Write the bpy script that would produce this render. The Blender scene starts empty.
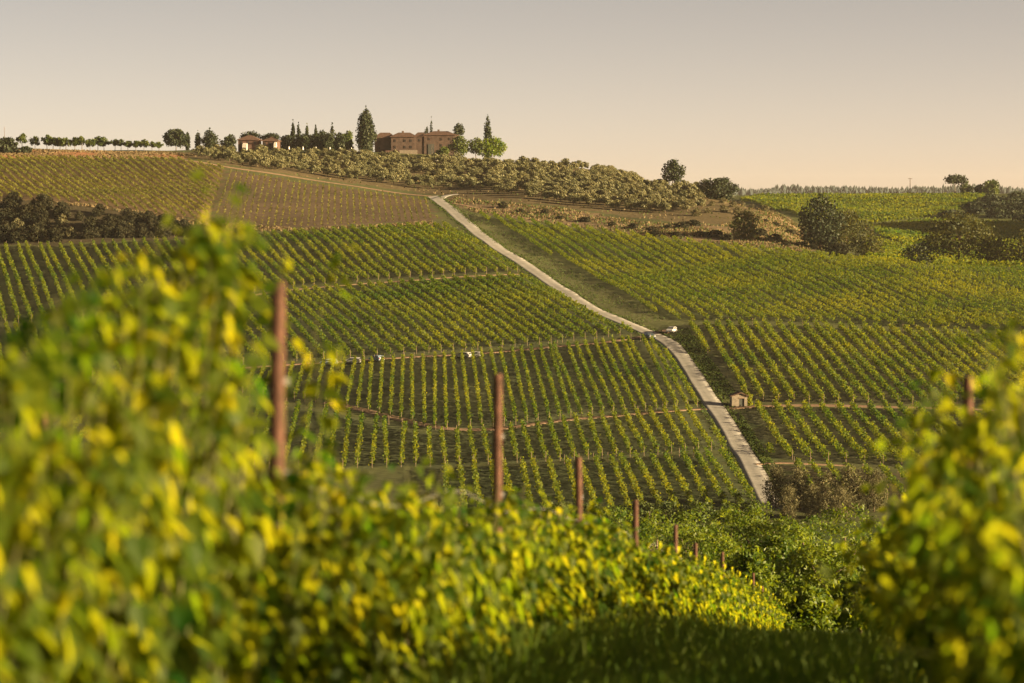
import bpy, math, random
import numpy as np
from mathutils import Vector, Matrix

rng = np.random.default_rng(7)
random.seed(7)
SC = bpy.context.scene
COL = SC.collection
R = math.radians

# ------------------------------------------------------------------ camera, sky, sun, exposure
F_PX = 2844.44                       # 100 mm lens on a 36 mm frame, 1024 px wide
EYE_V = 200.0                        # picture row of the eye-level horizon
CX, CY = 512.0, 341.5
PITCH = math.atan((CY - EYE_V) / F_PX)
cam = bpy.data.cameras.new('camera')
cam.lens = 100; cam.sensor_width = 36; cam.sensor_fit = 'HORIZONTAL'
cam.clip_start = 0.5; cam.clip_end = 20000
cam.dof.use_dof = True; cam.dof.focus_distance = 560; cam.dof.aperture_fstop = 2.2
camo = bpy.data.objects.new('camera', cam); COL.objects.link(camo)
camo.location = (0, 0, 0); camo.rotation_euler = (R(90) - PITCH, 0, 0)
SC.camera = camo

SUN_EL, SUN_BACK = 11.5, 19.0        # degrees above the horizon; degrees behind the right-hand side
sdir = Vector((math.cos(R(SUN_EL)) * math.cos(R(SUN_BACK)), -math.cos(R(SUN_EL)) * math.sin(R(SUN_BACK)), math.sin(R(SUN_EL))))
w = bpy.data.worlds.new('World'); SC.world = w; w.use_nodes = True
wn = w.node_tree.nodes; wl = w.node_tree.links
bg = wn['Background']
sky = wn.new('ShaderNodeTexSky'); sky.sky_type = 'NISHITA'; sky.sun_disc = False
sky.sun_elevation = R(SUN_EL); sky.sun_rotation = R(90 + SUN_BACK)
sky.air_density = 0.22; sky.dust_density = 0.6; sky.ozone_density = 1.0; sky.altitude = 250
tint = wn.new('ShaderNodeMix'); tint.data_type = 'RGBA'; tint.blend_type = 'MULTIPLY'
tint.inputs[0].default_value = 1.0
tint.inputs[7].default_value = (1.0, 0.558, 0.28, 1)      # the photograph's warm white balance
wl.new(sky.outputs[0], tint.inputs[6]); wl.new(tint.outputs[2], bg.inputs[0])
bg.inputs[1].default_value = 0.092
sun = bpy.data.lights.new('sun', 'SUN'); sun.energy = 5.0; sun.angle = R(0.5); sun.color = (1.0, 0.745, 0.40)
suno = bpy.data.objects.new('sun', sun); COL.objects.link(suno)
suno.rotation_euler = (-sdir).to_track_quat('-Z', 'Y').to_euler(); suno.location = (300, -80, 200)
SC.view_settings.view_transform = 'Standard'; SC.view_settings.look = 'None'
SC.view_settings.exposure = 2.15; SC.view_settings.gamma = 1.0
SC.render.engine = 'CYCLES'
SC.cycles.max_bounces = 6; SC.cycles.diffuse_bounces = 3; SC.cycles.transmission_bounces = 4
SC.cycles.transparent_max_bounces = 4; SC.cycles.volume_bounces = 0; SC.cycles.use_denoising = True

# ------------------------------------------------------------------ helpers
def tag(o, label=None, cat=None, group=None, kind=None):
    if label: o['label'] = label
    if cat: o['category'] = cat
    if group: o['group'] = group
    if kind: o['kind'] = kind
    return o

def empty(name, loc, label=None, cat=None, group=None, rz=0.0):
    o = bpy.data.objects.new(name, None); COL.objects.link(o)
    o.empty_display_size = 0.3
    o.location = loc; o.rotation_euler = (0, 0, rz)
    return tag(o, label, cat, group)

def link_mesh(name, me, parent=None):
    o = bpy.data.objects.new(name, me); COL.objects.link(o)
    if parent is not None: o.parent = parent
    return o

def np_mesh(name, V, Fq, mats, smooth=False, midx=None):
    """mesh from arrays; Fq is (n,k) with one k"""
    me = bpy.data.meshes.new(name)
    V = np.asarray(V, np.float32); Fq = np.asarray(Fq, np.int32)
    n, k = Fq.shape
    me.vertices.add(len(V)); me.vertices.foreach_set('co', V.ravel())
    me.loops.add(n * k); me.loops.foreach_set('vertex_index', Fq.ravel())
    me.polygons.add(n); me.polygons.foreach_set('loop_start', np.arange(n, dtype=np.int32) * k)
    me.polygons.foreach_set('loop_total', np.full(n, k, np.int32))
    for m in (mats if isinstance(mats, (list, tuple)) else [mats]): me.materials.append(m)
    if smooth: me.polygons.foreach_set('use_smooth', np.ones(n, bool))
    if midx is not None: me.polygons.foreach_set('material_index', np.asarray(midx, np.int32))
    me.update(calc_edges=True)
    return me

class MB:
    """collects boxes, tubes, prisms into one mesh"""
    def __init__(s): s.v = []; s.f = []; s.m = []
    def add(s, vs, fs, m=0):
        b = len(s.v); s.v += [tuple(x) for x in vs]
        for f in fs: s.f.append(tuple(i + b for i in f)); s.m.append(m)
        return s
    def box(s, x0, x1, y0, y1, z0, z1, m=0):
        vs = [(x0,y0,z0),(x1,y0,z0),(x1,y1,z0),(x0,y1,z0),(x0,y0,z1),(x1,y0,z1),(x1,y1,z1),(x0,y1,z1)]
        return s.add(vs, [(0,3,2,1),(4,5,6,7),(0,1,5,4),(1,2,6,5),(2,3,7,6),(3,0,4,7)], m)
    def tube(s, pts, rad, n=7, m=0):
        pts = [Vector(p) for p in pts]; b = len(s.v)
        for i, p in enumerate(pts):
            d = (pts[min(i+1, len(pts)-1)] - pts[max(i-1, 0)]).normalized()
            a = d.orthogonal().normalized() if abs(d.z) < 0.95 else Vector((1,0,0)) - d * d.x
            a.normalize(); c = d.cross(a)
            r = rad[i] if isinstance(rad, (list, tuple)) else rad
            for k in range(n):
                t = 2*math.pi*k/n
                s.v.append(tuple(p + (a*math.cos(t) + c*math.sin(t))*r))
        for i in range(len(pts)-1):
            for k in range(n):
                s.f.append((b+i*n+k, b+i*n+(k+1)%n, b+(i+1)*n+(k+1)%n, b+(i+1)*n+k)); s.m.append(m)
        s.f.append(tuple(b+k for k in reversed(range(n)))); s.m.append(m)
        e = b+(len(pts)-1)*n
        s.f.append(tuple(e+k for k in range(n))); s.m.append(m)
        return s
    def prism(s, prof, x0, x1, m=0):
        """profile of (y,z) points extruded along x"""
        n = len(prof)
        vs = [(x0, y, z) for y, z in prof] + [(x1, y, z) for y, z in prof]
        fs = [(i, (i+1) % n, n+(i+1) % n, n+i) for i in range(n)] + [tuple(reversed(range(n))), tuple(range(n, 2*n))]
        return s.add(vs, fs, m)
    def build(s, name, mats, parent=None, smooth=False):
        me = bpy.data.meshes.new(name); me.from_pydata(s.v, [], s.f)
        for m in (mats if isinstance(mats, (list, tuple)) else [mats]): me.materials.append(m)
        me.polygons.foreach_set('material_index', np.array(s.m, np.int32))
        if smooth: me.polygons.foreach_set('use_smooth', np.ones(len(s.f), bool))
        me.update()
        return link_mesh(name, me, parent)

# ------------------------------------------------------------------ materials
def newmat(name):
    m = bpy.data.materials.new(name); m.use_nodes = True
    nt = m.node_tree
    return m, nt.nodes, nt.links, nt.nodes['Principled BSDF'], nt.nodes['Material Output']

def leafmat(name, c1, c2, trans=0.35, tcol=None, rough=0.55, spec=0.3, nscale=0.25):
    m, N, L, P, O = newmat(name)
    geo = N.new('ShaderNodeNewGeometry')
    tc = N.new('ShaderNodeTexCoord'); no = N.new('ShaderNodeTexNoise'); no.inputs['Scale'].default_value = nscale
    no.inputs['Detail'].default_value = 3
    L.new(geo.outputs['Position'], no.inputs['Vector'])
    ad = N.new('ShaderNodeMath'); ad.operation = 'MULTIPLY_ADD'
    L.new(geo.outputs['Random Per Island'], ad.inputs[0]); ad.inputs[1].default_value = 0.6
    sb = N.new('ShaderNodeMath'); sb.operation = 'MULTIPLY_ADD'
    L.new(no.outputs[0], sb.inputs[0]); sb.inputs[1].default_value = 1.6; sb.inputs[2].default_value = -0.6
    L.new(sb.outputs[0], ad.inputs[2]); ad.use_clamp = True
    mx = N.new('ShaderNodeMix'); mx.data_type = 'RGBA'
    L.new(ad.outputs[0], mx.inputs[0]); mx.inputs[6].default_value = (*c1, 1); mx.inputs[7].default_value = (*c2, 1)
    L.new(mx.outputs[2], P.inputs['Base Color'])
    P.inputs['Roughness'].default_value = rough; P.inputs['Specular IOR Level'].default_value = spec
    tr = N.new('ShaderNodeBsdfTranslucent')
    tm = N.new('ShaderNodeMix'); tm.data_type = 'RGBA'; tm.blend_type = 'MULTIPLY'; tm.inputs[0].default_value = 1
    L.new(mx.outputs[2], tm.inputs[6]); tm.inputs[7].default_value = (*(tcol or (1.9, 1.7, 0.8)), 1)
    L.new(tm.outputs[2], tr.inputs[0])
    ms = N.new('ShaderNodeMixShader'); ms.inputs[0].default_value = trans
    L.new(P.outputs[0], ms.inputs[1]); L.new(tr.outputs[0], ms.inputs[2]); L.new(ms.outputs[0], O.inputs[0])
    return m

def noisemat(name, c1, c2, scale=3.0, rough=0.85, bump=0.15, spec=0.2, detail=6, metallic=0, coords='Object'):
    m, N, L, P, O = newmat(name)
    tc = N.new('ShaderNodeTexCoord'); no = N.new('ShaderNodeTexNoise')
    no.inputs['Scale'].default_value = scale; no.inputs['Detail'].default_value = detail
    L.new(tc.outputs[coords], no.inputs['Vector'])
    cr = N.new('ShaderNodeValToRGB'); cr.color_ramp.elements[0].position = 0.32; cr.color_ramp.elements[1].position = 0.68
    cr.color_ramp.elements[0].color = (*c1, 1); cr.color_ramp.elements[1].color = (*c2, 1)
    L.new(no.outputs[0], cr.inputs[0]); L.new(cr.outputs[0], P.inputs['Base Color'])
    P.inputs['Roughness'].default_value = rough; P.inputs['Specular IOR Level'].default_value = spec
    P.inputs['Metallic'].default_value = metallic
    if bump:
        bp = N.new('ShaderNodeBump'); bp.inputs['Strength'].default_value = bump
        L.new(no.outputs[0], bp.inputs['Height']); L.new(bp.outputs[0], P.inputs['Normal'])
    return m

M = {}
M['vine_leaf']  = leafmat('vine_leaf', (0.014, 0.055, 0.004), (0.105, 0.135, 0.010), 0.64, (4.5, 3.2, 1.0), 0.5, 0.14, 1.3)
M['row_leaf']   = leafmat('row_leaf', (0.025, 0.07, 0.005), (0.125, 0.15, 0.010), 0.5, (3.0, 2.3, 0.5), 0.6, 0.2, 0.03)
M['young_leaf'] = leafmat('young_leaf', (0.06, 0.075, 0.012), (0.14, 0.135, 0.016), 0.3, (1.6, 1.4, 0.7), 0.6, 0.2, 0.02)
M['olive_leaf'] = leafmat('olive_leaf', (0.085, 0.095, 0.045), (0.16, 0.15, 0.07), 0.2, (1.4, 1.3, 0.8), 0.55, 0.25, 0.08)
M['dark_leaf']  = leafmat('dark_leaf', (0.012, 0.021, 0.010), (0.032, 0.042, 0.016), 0.12, (1.3, 1.3, 0.8), 0.6, 0.2, 0.2)
M['tree_leaf']  = leafmat('tree_leaf', (0.025, 0.05, 0.010), (0.09, 0.11, 0.022), 0.28, (1.6, 1.5, 0.7), 0.55, 0.25, 0.2)
M['oak_leaf']   = leafmat('oak_leaf', (0.016, 0.028, 0.008), (0.08, 0.085, 0.02), 0.3, (2.0, 1.6, 0.5), 0.6, 0.2, 0.2)
M['ash_leaf']   = leafmat('ash_leaf', (0.022, 0.068, 0.005), (0.15, 0.19, 0.015), 0.45, (2.2, 1.9, 0.5), 0.5, 0.3, 0.3)
M['brush_leaf'] = leafmat('brush_leaf', (0.06, 0.063, 0.03), (0.145, 0.135, 0.07), 0.2, (1.4, 1.2, 0.7), 0.7, 0.1, 0.4)
M['shade_leaf'] = leafmat('shade_leaf', (0.012, 0.016, 0.008), (0.036, 0.034, 0.017), 0.15, (1.3, 1.2, 0.7), 0.7, 0.1, 0.15)  # the left bank's shadow is painted in as a darker leaf colour
M['grass']      = leafmat('grass', (0.06, 0.10, 0.014), (0.14, 0.16, 0.035), 0.4, (1.5, 1.4, 0.6), 0.6, 0.15, 0.5)
M['verge_grass'] = leafmat('verge_grass', (0.026, 0.055, 0.01), (0.07, 0.092, 0.02), 0.3, (1.5, 1.4, 0.6), 0.6, 0.12, 0.3)
M['lane_grass'] = leafmat('lane_grass', (0.08, 0.17, 0.02), (0.20, 0.25, 0.06), 0.45, (1.5, 1.4, 0.6), 0.6, 0.15, 0.5)
M['dry_grass']  = leafmat('dry_grass', (0.09, 0.072, 0.036), (0.17, 0.13, 0.07), 0.25, (1.3, 1.15, 0.8), 0.7, 0.1, 0.1)
M['far_wood']   = leafmat('far_wood', (0.03, 0.042, 0.045), (0.045, 0.058, 0.058), 0.05, None, 0.8, 0.1, 0.02)  # bluish cast of distance haze mixed into the leaf colour
M['bark']   = noisemat('bark', (0.06, 0.045, 0.03), (0.14, 0.105, 0.075), 9, 0.9, 0.5)
M['post']   = noisemat('post_wood', (0.042, 0.021, 0.014), (0.10, 0.05, 0.034), 14, 0.8, 0.4)
M['end_post'] = noisemat('end_post_wood', (0.13, 0.10, 0.07), (0.22, 0.165, 0.12), 4, 0.85, 0.2)
M['gravel'] = noisemat('white_gravel', (0.25, 0.245, 0.24), (0.33, 0.32, 0.31), 0.5, 0.95, 0.3, 0.1)
def wear(m):
    N, L = m.node_tree.nodes, m.node_tree.links; P_ = N['Principled BSDF']
    src = P_.inputs['Base Color'].links[0].from_socket
    at = N.new('ShaderNodeAttribute'); at.attribute_name = 'wear'
    no = N.new('ShaderNodeTexNoise'); no.inputs['Scale'].default_value = 0.35; no.inputs['Detail'].default_value = 6
    g = N.new('ShaderNodeNewGeometry'); L.new(g.outputs['Position'], no.inputs['Vector'])
    f = N.new('ShaderNodeMath'); f.operation = 'MULTIPLY_ADD'; L.new(no.outputs[0], f.inputs[0]); f.inputs[1].default_value = 0.4; f.inputs[2].default_value = 0.8
    a = N.new('ShaderNodeMix'); a.data_type = 'RGBA'; a.blend_type = 'MULTIPLY'; a.inputs[0].default_value = 1; L.new(src, a.inputs[6]); L.new(at.outputs['Color'], a.inputs[7])
    b = N.new('ShaderNodeMix'); b.data_type = 'RGBA'; b.blend_type = 'MULTIPLY'; b.inputs[0].default_value = 1; L.new(a.outputs[2], b.inputs[6]); L.new(f.outputs[0], b.inputs[7])
    L.new(b.outputs[2], P_.inputs['Base Color'])
wear(M['gravel'])
M['dirt']   = noisemat('dirt', (0.17, 0.115, 0.075), (0.27, 0.19, 0.13), 0.7, 0.95, 0.3, 0.1)
M['brick']  = noisemat('brick_wall', (0.062, 0.044, 0.037), (0.10, 0.072, 0.059), 0.6, 0.9, 0.3, 0.1)
M['stone']  = noisemat('stone_wall', (0.15, 0.13, 0.105), (0.24, 0.205, 0.165), 3.5, 0.9, 0.4, 0.1)
M['plaster'] = noisemat('red_plaster', (0.075, 0.046, 0.037), (0.105, 0.065, 0.052), 1.0, 0.9, 0.1, 0.1)
M['white']  = noisemat('white_plaster', (0.42, 0.40, 0.37), (0.5, 0.48, 0.45), 2.0, 0.8, 0.05, 0.2)
M['cloth']  = noisemat('white_cloth', (0.72, 0.71, 0.68), (0.82, 0.81, 0.79), 2.0, 0.85, 0.05, 0.1)
M['roof']   = noisemat('roof_tiles', (0.07, 0.045, 0.036), (0.12, 0.076, 0.06), 1.2, 0.9, 0.3, 0.1)
M['dark']   = noisemat('dark_opening', (0.015, 0.015, 0.015), (0.03, 0.028, 0.025), 2.0, 0.6, 0, 0.3)
M['door']   = noisemat('grey_green_door', (0.04, 0.045, 0.04), (0.07, 0.075, 0.07), 4.0, 0.7, 0.1, 0.2)
M['steel']  = noisemat('grey_steel', (0.25, 0.25, 0.25), (0.35, 0.35, 0.35), 5, 0.5, 0, 0.4)
M['glass']  = noisemat('car_glass', (0.03, 0.04, 0.045), (0.04, 0.05, 0.055), 1.0, 0.12, 0, 0.6)
M['tyre']   = noisemat('tyre_rubber', (0.018, 0.018, 0.018), (0.03, 0.03, 0.03), 8.0, 0.9, 0, 0.2)
M['paint_blue']  = noisemat('car_paint_blue', (0.05, 0.075, 0.11), (0.055, 0.085, 0.12), 1.0, 0.3, 0, 0.5)
M['paint_white'] = noisemat('car_paint_white', (0.42, 0.42, 0.43), (0.46, 0.46, 0.47), 1.0, 0.3, 0, 0.5)
M['paint_grey']  = noisemat('car_paint_pale_blue', (0.22, 0.30, 0.40), (0.25, 0.33, 0.43), 1.0, 0.3, 0, 0.5)
M['lamp_glass'] = noisemat('lamp_glass', (0.5, 0.5, 0.48), (0.6, 0.6, 0.58), 1.0, 0.2, 0, 0.5)
M['red_glass'] = noisemat('red_lamp_glass', (0.3, 0.02, 0.02), (0.35, 0.03, 0.03), 1.0, 0.2, 0, 0.5)

# ground: cover colour from a vertex attribute (what grows there), broken up by noise
def ground_material():
    m, N, L, P, O = newmat('ground_cover')
    at = N.new('ShaderNodeAttribute'); at.attribute_name = 'cover'
    geo = N.new('ShaderNodeNewGeometry')
    def noise(sc, det=5):
        n = N.new('ShaderNodeTexNoise'); n.inputs['Scale'].default_value = sc; n.inputs['Detail'].default_value = det
        L.new(geo.outputs['Position'], n.inputs['Vector']); return n
    a = noise(0.05); b = noise(0.6, 8)
    ml = N.new('ShaderNodeMath'); ml.operation = 'MULTIPLY_ADD'; L.new(a.outputs[0], ml.inputs[0]); ml.inputs[1].default_value = 0.9; ml.inputs[2].default_value = 0.1
    m2 = N.new('ShaderNodeMath'); m2.operation = 'MULTIPLY_ADD'; L.new(b.outputs[0], m2.inputs[0]); m2.inputs[1].default_value = 1.3; L.new(ml.outputs[0], m2.inputs[2])
    mx = N.new('ShaderNodeMix'); mx.data_type = 'RGBA'; mx.blend_type = 'MULTIPLY'; mx.inputs[0].default_value = 1
    L.new(at.outputs['Color'], mx.inputs[6]); L.new(m2.outputs[0], mx.inputs[7])
    L.new(mx.outputs[2], P.inputs['Base Color'])
    P.inputs['Roughness'].default_value = 0.95; P.inputs['Specular IOR Level'].default_value = 0.092
    bp = N.new('ShaderNodeBump'); bp.inputs['Strength'].default_value = 0.5; bp.inputs['Distance'].default_value = 0.3
    L.new(b.outputs[0], bp.inputs['Height']); L.new(bp.outputs[0], P.inputs['Normal'])
    return m
M['ground'] = ground_material()

# ------------------------------------------------------------------ terrain
sp, cp = math.sin(PITCH), math.cos(PITCH)
def ray(u, v):
    x = (u - CX) / F_PX; y = -(v - CY) / F_PX
    dY = cp + y * sp
    return x / dY, (-sp + y * cp) / dY          # X/Y, Z/Y
def zv(v, Y): return ray(CX, v)[1] * Y

NEAR = [(-200, 2.0), (-60, -0.9), (-20, -1.3), (0, -1.65), (8, -2.05), (14, -2.5), (22, -3.45), (30, -4.75), (70, -11.2), (100, -15.6), (150, -23), (220, -33), (300, -42.5), (400, -51.5), (440, -53.6)]
MID = [(475, 522), (525, 470), (560, 440), (584, 419), (603, 405), (667, 362), (700, 340), (722, 327), (775, 300), (820, 280), (860, 264)]
FAR = [('z', 2500, -25), ('z', 3800, -12), ('v', 4400, 193), ('v', 5000, 192.5), ('z', 6000, -5), ('z', 7200, -40)]
def col(pts, back):
    r = [(y, z) for y, z in NEAR] + [(y, zv(v, y)) for y, v in MID]
    r += [(y, zv(v, y)) for y, v in pts] + [(y, z) for y, z in back]
    for k, y, q in FAR: r.append((y, q if k == 'z' else zv(q, y)))
    return r
hillback = [(1400, 12), (1600, -8)]
COLS = {
 -500: col([(895, 252), (912, 246), (952, 202), (1120, 160), (1165, 149), (1178, 147.5)], [(1260, 14), (1500, -10)]),
 0:    col([(895, 252), (912, 246), (952, 200), (1120, 158), (1165, 148.5), (1178, 147)], [(1260, 14), (1500, -10)]),
 100:  col([(895, 250), (910, 241), (945, 208), (1120, 158.5), (1165, 150), (1180, 149)], [(1260, 14), (1500, -10)]),
 200:  col([(895, 248), (920, 236), (930, 226), (1110, 162), (1190, 150), (1215, 149)], [(1290, 18), (1500, -10)]),
 300:  col([(895, 244), (935, 230), (1085, 179), (1205, 153), (1240, 151.5), (1275, 152)], hillback),
 430:  col([(895, 247), (965, 223), (1060, 198), (1180, 168), (1240, 155), (1275, 152.5), (1310, 154)], hillback),
 500:  col([(895, 250), (985, 217), (1035, 202), (1195, 164), (1230, 160), (1260, 160)], [(1350, 8), (1600, -15)]),
 600:  col([(895, 250), (960, 229), (1030, 208), (1185, 169), (1200, 167.5)], [(1270, 8), (1500, -15)]),
 700:  col([(895, 250), (930, 240), (1000, 216), (1090, 190.5), (1110, 189)], [(1180, -3), (1350, -20), ] + [(1500, -6), (1690, 2.5), (1760, 1.5)]),
 770:  col([(895, 251), (950, 234), (1035, 207), (1050, 206)], [(1120, -10), (1250, -15), (1400, zv(214, 1400)), (1700, zv(194.5, 1700)), (1760, 2.5)]),
 830:  col([(893, 253), (910, 250), (930, 250)], [(990, -20), (1100, zv(247, 1100)), (1300, zv(228, 1300)), (1400, zv(219, 1400)), (1700, zv(194.5, 1700)), (1760, 2.8)]),
 900:  col([(880, 263), (900, 263)], [(970, zv(262, 970)), (1100, zv(251, 1100)), (1300, zv(231, 1300)), (1400, zv(222, 1400)), (1700, zv(195, 1700)), (1760, 2.6)]),
 1024: col([(870, 270), (900, 270)], [(970, zv(266, 970)), (1100, zv(256, 1100)), (1300, zv(238, 1300)), (1450, zv(218, 1450)), (1650, zv(194, 1650)), (1760, 3.4)]),
 1500: col([(870, 268), (900, 266)], [(970, zv(258, 970)), (1100, zv(244, 1100)), (1300, zv(220, 1300)), (1450, zv(200, 1450)), (1650, zv(176, 1650)), (1760, 14)]),
}
YG = np.concatenate([np.arange(-200, 100, 4.), np.arange(100, 460, 5.), np.arange(460, 1800, 2.), np.arange(1800, 7300, 50.)])
SU = np.arange(-1600, 2700, 8.)
def build_table():
    us = sorted(COLS); tab = []
    for u in us:
        a = np.array(COLS[u]); z = np.interp(YG, a[:, 0], a[:, 1]); tab.append(z)
    tab = np.array(tab)
    k = np.exp(-0.5 * (np.arange(-9, 10) / 3.6) ** 2); k /= k.sum()
    def sm(z):
        p = np.concatenate([np.full(9, z[0]), z, np.full(9, z[-1])]); return np.convolve(p, k, 'valid')
    tab = np.array([sm(z) for z in tab])
    dense = np.array([np.interp(SU, us, tab[:, j]) for j in range(tab.shape[1])])     # (nY, nS)
    kk = np.exp(-0.5 * (np.arange(-8, 9) / 3.0) ** 2); kk /= kk.sum()
    pad = np.concatenate([np.repeat(dense[:, :1], 8, 1), dense, np.repeat(dense[:, -1:], 8, 1)], 1)
    return sum(kk[i] * pad[:, i:i + len(SU)] for i in range(17))
TAB = build_table()
def ground_z(X, Y):
    X = np.asarray(X, float); Y = np.asarray(Y, float)
    s = np.clip(X / np.maximum(Y, 100.) * F_PX + CX, SU[0], SU[-1] - 1e-3)
    fi = (s - SU[0]) / 8.; i = np.minimum(fi.astype(int), len(SU) - 2); fx = fi - i
    Yc = np.clip(Y, YG[0], YG[-1] - 1e-3)
    j = np.clip(np.searchsorted(YG, Yc, side='right') - 1, 0, len(YG) - 2); fy = (Yc - YG[j]) / (YG[j + 1] - YG[j])
    z = (TAB[j, i] * (1 - fx) + TAB[j, i + 1] * fx) * (1 - fy) + (TAB[j + 1, i] * (1 - fx) + TAB[j + 1, i + 1] * fx) * fy
    a = np.clip((Y - 450) / 100, 0, 1)
    z = z + a * (0.35 * np.sin(X / 17. + Y / 41.) + 0.3 * np.sin(Y / 23. - X / 37.) + 0.2 * np.sin(X / 7.3 + 1.3) * np.sin(Y / 9.1))
    su = X / np.maximum(Y, 100.) * F_PX + CX
    z = z + a * (50 * np.exp(-((su - 1400) / 200) ** 2 - ((Y - 1260) / 130) ** 2))  # unseen hump added right of the view to shade the far right field
    b = np.clip((Y - 5) / 20, 0, 1) * (1 - a)
    return z + b * 0.05 * (np.sin(X * 1.9 + Y * .7) + np.sin(Y * 1.3 - X))
YR = np.concatenate([np.arange(455, 1300, 1.), np.arange(1300, 2000, 2.5), np.arange(2000, 5200, 10.)])
def P(u, v, ymin=455, ymax=5200):
    """the point of the ground seen at picture position (u, v)"""
    sx, sz = ray(u, v)
    Y = YR[(YR >= ymin) & (YR <= ymax)]
    d = ground_z(sx * Y, Y) - sz * Y
    h = np.nonzero(d >= 0)[0]
    if len(h) == 0:
        m = Y < 1330 if u < 740 else Y < 1760
        i = int(np.argmax(np.where(m, d / np.maximum(Y, 1), -9))); y = Y[i]
    elif h[0] == 0: y = Y[0]
    else:
        i = h[0]; t = d[i - 1] / (d[i - 1] - d[i]); y = Y[i - 1] + t * (Y[i] - Y[i - 1])
    x = sx * y
    return Vector((x, y, float(ground_z(x, y))))
def ppm(Y): return F_PX / Y
def poly(pts, **k): return np.array([P(u, v, **k)[:2] for u, v in pts])
def inside(pg, X, Y):
    r = np.zeros(np.shape(X), bool); n = len(pg)
    for i in range(n):
        x1, y1 = pg[i]; x2, y2 = pg[(i + 1) % n]
        if y1 == y2: continue
        c = ((y1 > Y) != (y2 > Y)) & (X < (x2 - x1) * (Y - y1) / (y2 - y1) + x1)
        r ^= c
    return r

# ------------------------------------------------------------------ fields (picture outlines turned into ground outlines)
def subdiv(pts, n=6):
    out = []
    for a, b in zip(pts, pts[1:] + pts[:1]):
        for k in range(n): out.append((a[0] + (b[0]-a[0])*k/n, a[1] + (b[1]-a[1])*k/n))
    return out
FIELDS = {   # outline, direction dX/dY, row spacing, height, leaf quads per metre, name of the place
 'A':  ([(-60, 402), (180, 376), (300, 367), (420, 360), (540, 350), (636, 341), (655, 342), (668, 356), (690, 392), (698, 407), (660, 411), (588, 416), (520, 425), (440, 431), (330, 404), (200, 392), (-60, 420)], -0.031, 2.32),
 'B':  ([(330, 412), (440, 436), (525, 429), (590, 420), (660, 413), (698, 411), (725, 450), (660, 455), (560, 461), (440, 466), (300, 470), (100, 470), (-60, 470), (-60, 426), (200, 398)], -0.034, 2.72),
 'B2': ([(440, 471), (560, 465), (660, 459), (728, 455), (752, 500), (752, 516), (640, 524), (440, 530)], -0.034, 2.78),
 'C':  ([(688, 327), (740, 325), (850, 329), (960, 334), (1090, 340), (1090, 415), (960, 405), (800, 403), (752, 400), (736, 393)], -0.018, 3.1),
 'C2': ([(744, 408), (800, 408), (960, 411), (1090, 421), (1090, 475), (900, 466), (780, 459), (770, 455)], -0.018, 3.3),
 'C3': ([(782, 466), (900, 473), (930, 500), (800, 500)], -0.018, 3.1),
 'E':  ([(-60, 330), (120, 324), (300, 291), (420, 282), (526, 277), (560, 295), (600, 318), (636, 334), (540, 345), (420, 354), (300, 361), (180, 370), (-60, 394)], -0.215, 3.25),
 'G':  ([(-60, 247), (60, 247), (180, 241), (300, 233), (430, 226), (448, 226), (490, 252), (520, 272), (420, 277), (300, 286), (120, 319), (-60, 325)], -0.215, 3.3),
 'D':  ([(474, 214), (540, 224), (640, 237), (720, 246), (800, 254), (900, 265), (1090, 274), (1090, 333), (960, 329), (850, 324), (740, 321), (690, 322), (668, 320), (640, 306), (600, 285), (560, 262), (510, 233)], -0.165, 3.6),
 'H':  ([(-60, 159), (60, 158.5), (180, 160), (225, 168), (215, 200), (205, 221), (150, 213), (90, 204), (0, 198), (-60, 198)], -0.30, 2.5),
 'H2': ([(228, 170), (300, 182), (400, 196), (428, 200), (438, 220), (320, 227), (230, 230), (210, 222), (218, 200)], -0.06, 2.5),
 'K':  ([(740, 201), (760, 196), (985, 196), (970, 208), (930, 217), (870, 224), (820, 222)], -0.05, 3.0),
 'K3': ([(866, 238), (900, 247), (930, 259), (1060, 263), (1060, 268), (900, 264), (868, 262)], -0.05, 3.0),
 'K2': ([(868, 228), (930, 221), (1060, 226), (1060, 262), (930, 258), (880, 236)], -0.05, 3.0),
}
POLYS = {k: poly(subdiv(f[0])) for k, f in FIELDS.items()}
COVER = {'A': (0.052, 0.06, 0.032), 'B': (0.054, 0.064, 0.031), 'B2': (0.05, 0.062, 0.028), 'C': (0.062, 0.064, 0.034), 'C2': (0.062, 0.066, 0.034), 'C3': (0.05, 0.045, 0.025),
         'E': (0.042, 0.050, 0.025), 'G': (0.04, 0.045, 0.02), 'D': (0.04, 0.048, 0.018), 'H': (0.085, 0.06, 0.034), 'H2': (0.068, 0.05, 0.033),
         'K': (0.06, 0.07, 0.018), 'K2': (0.05, 0.065, 0.016), 'K3': (0.05, 0.06, 0.018)}

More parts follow.
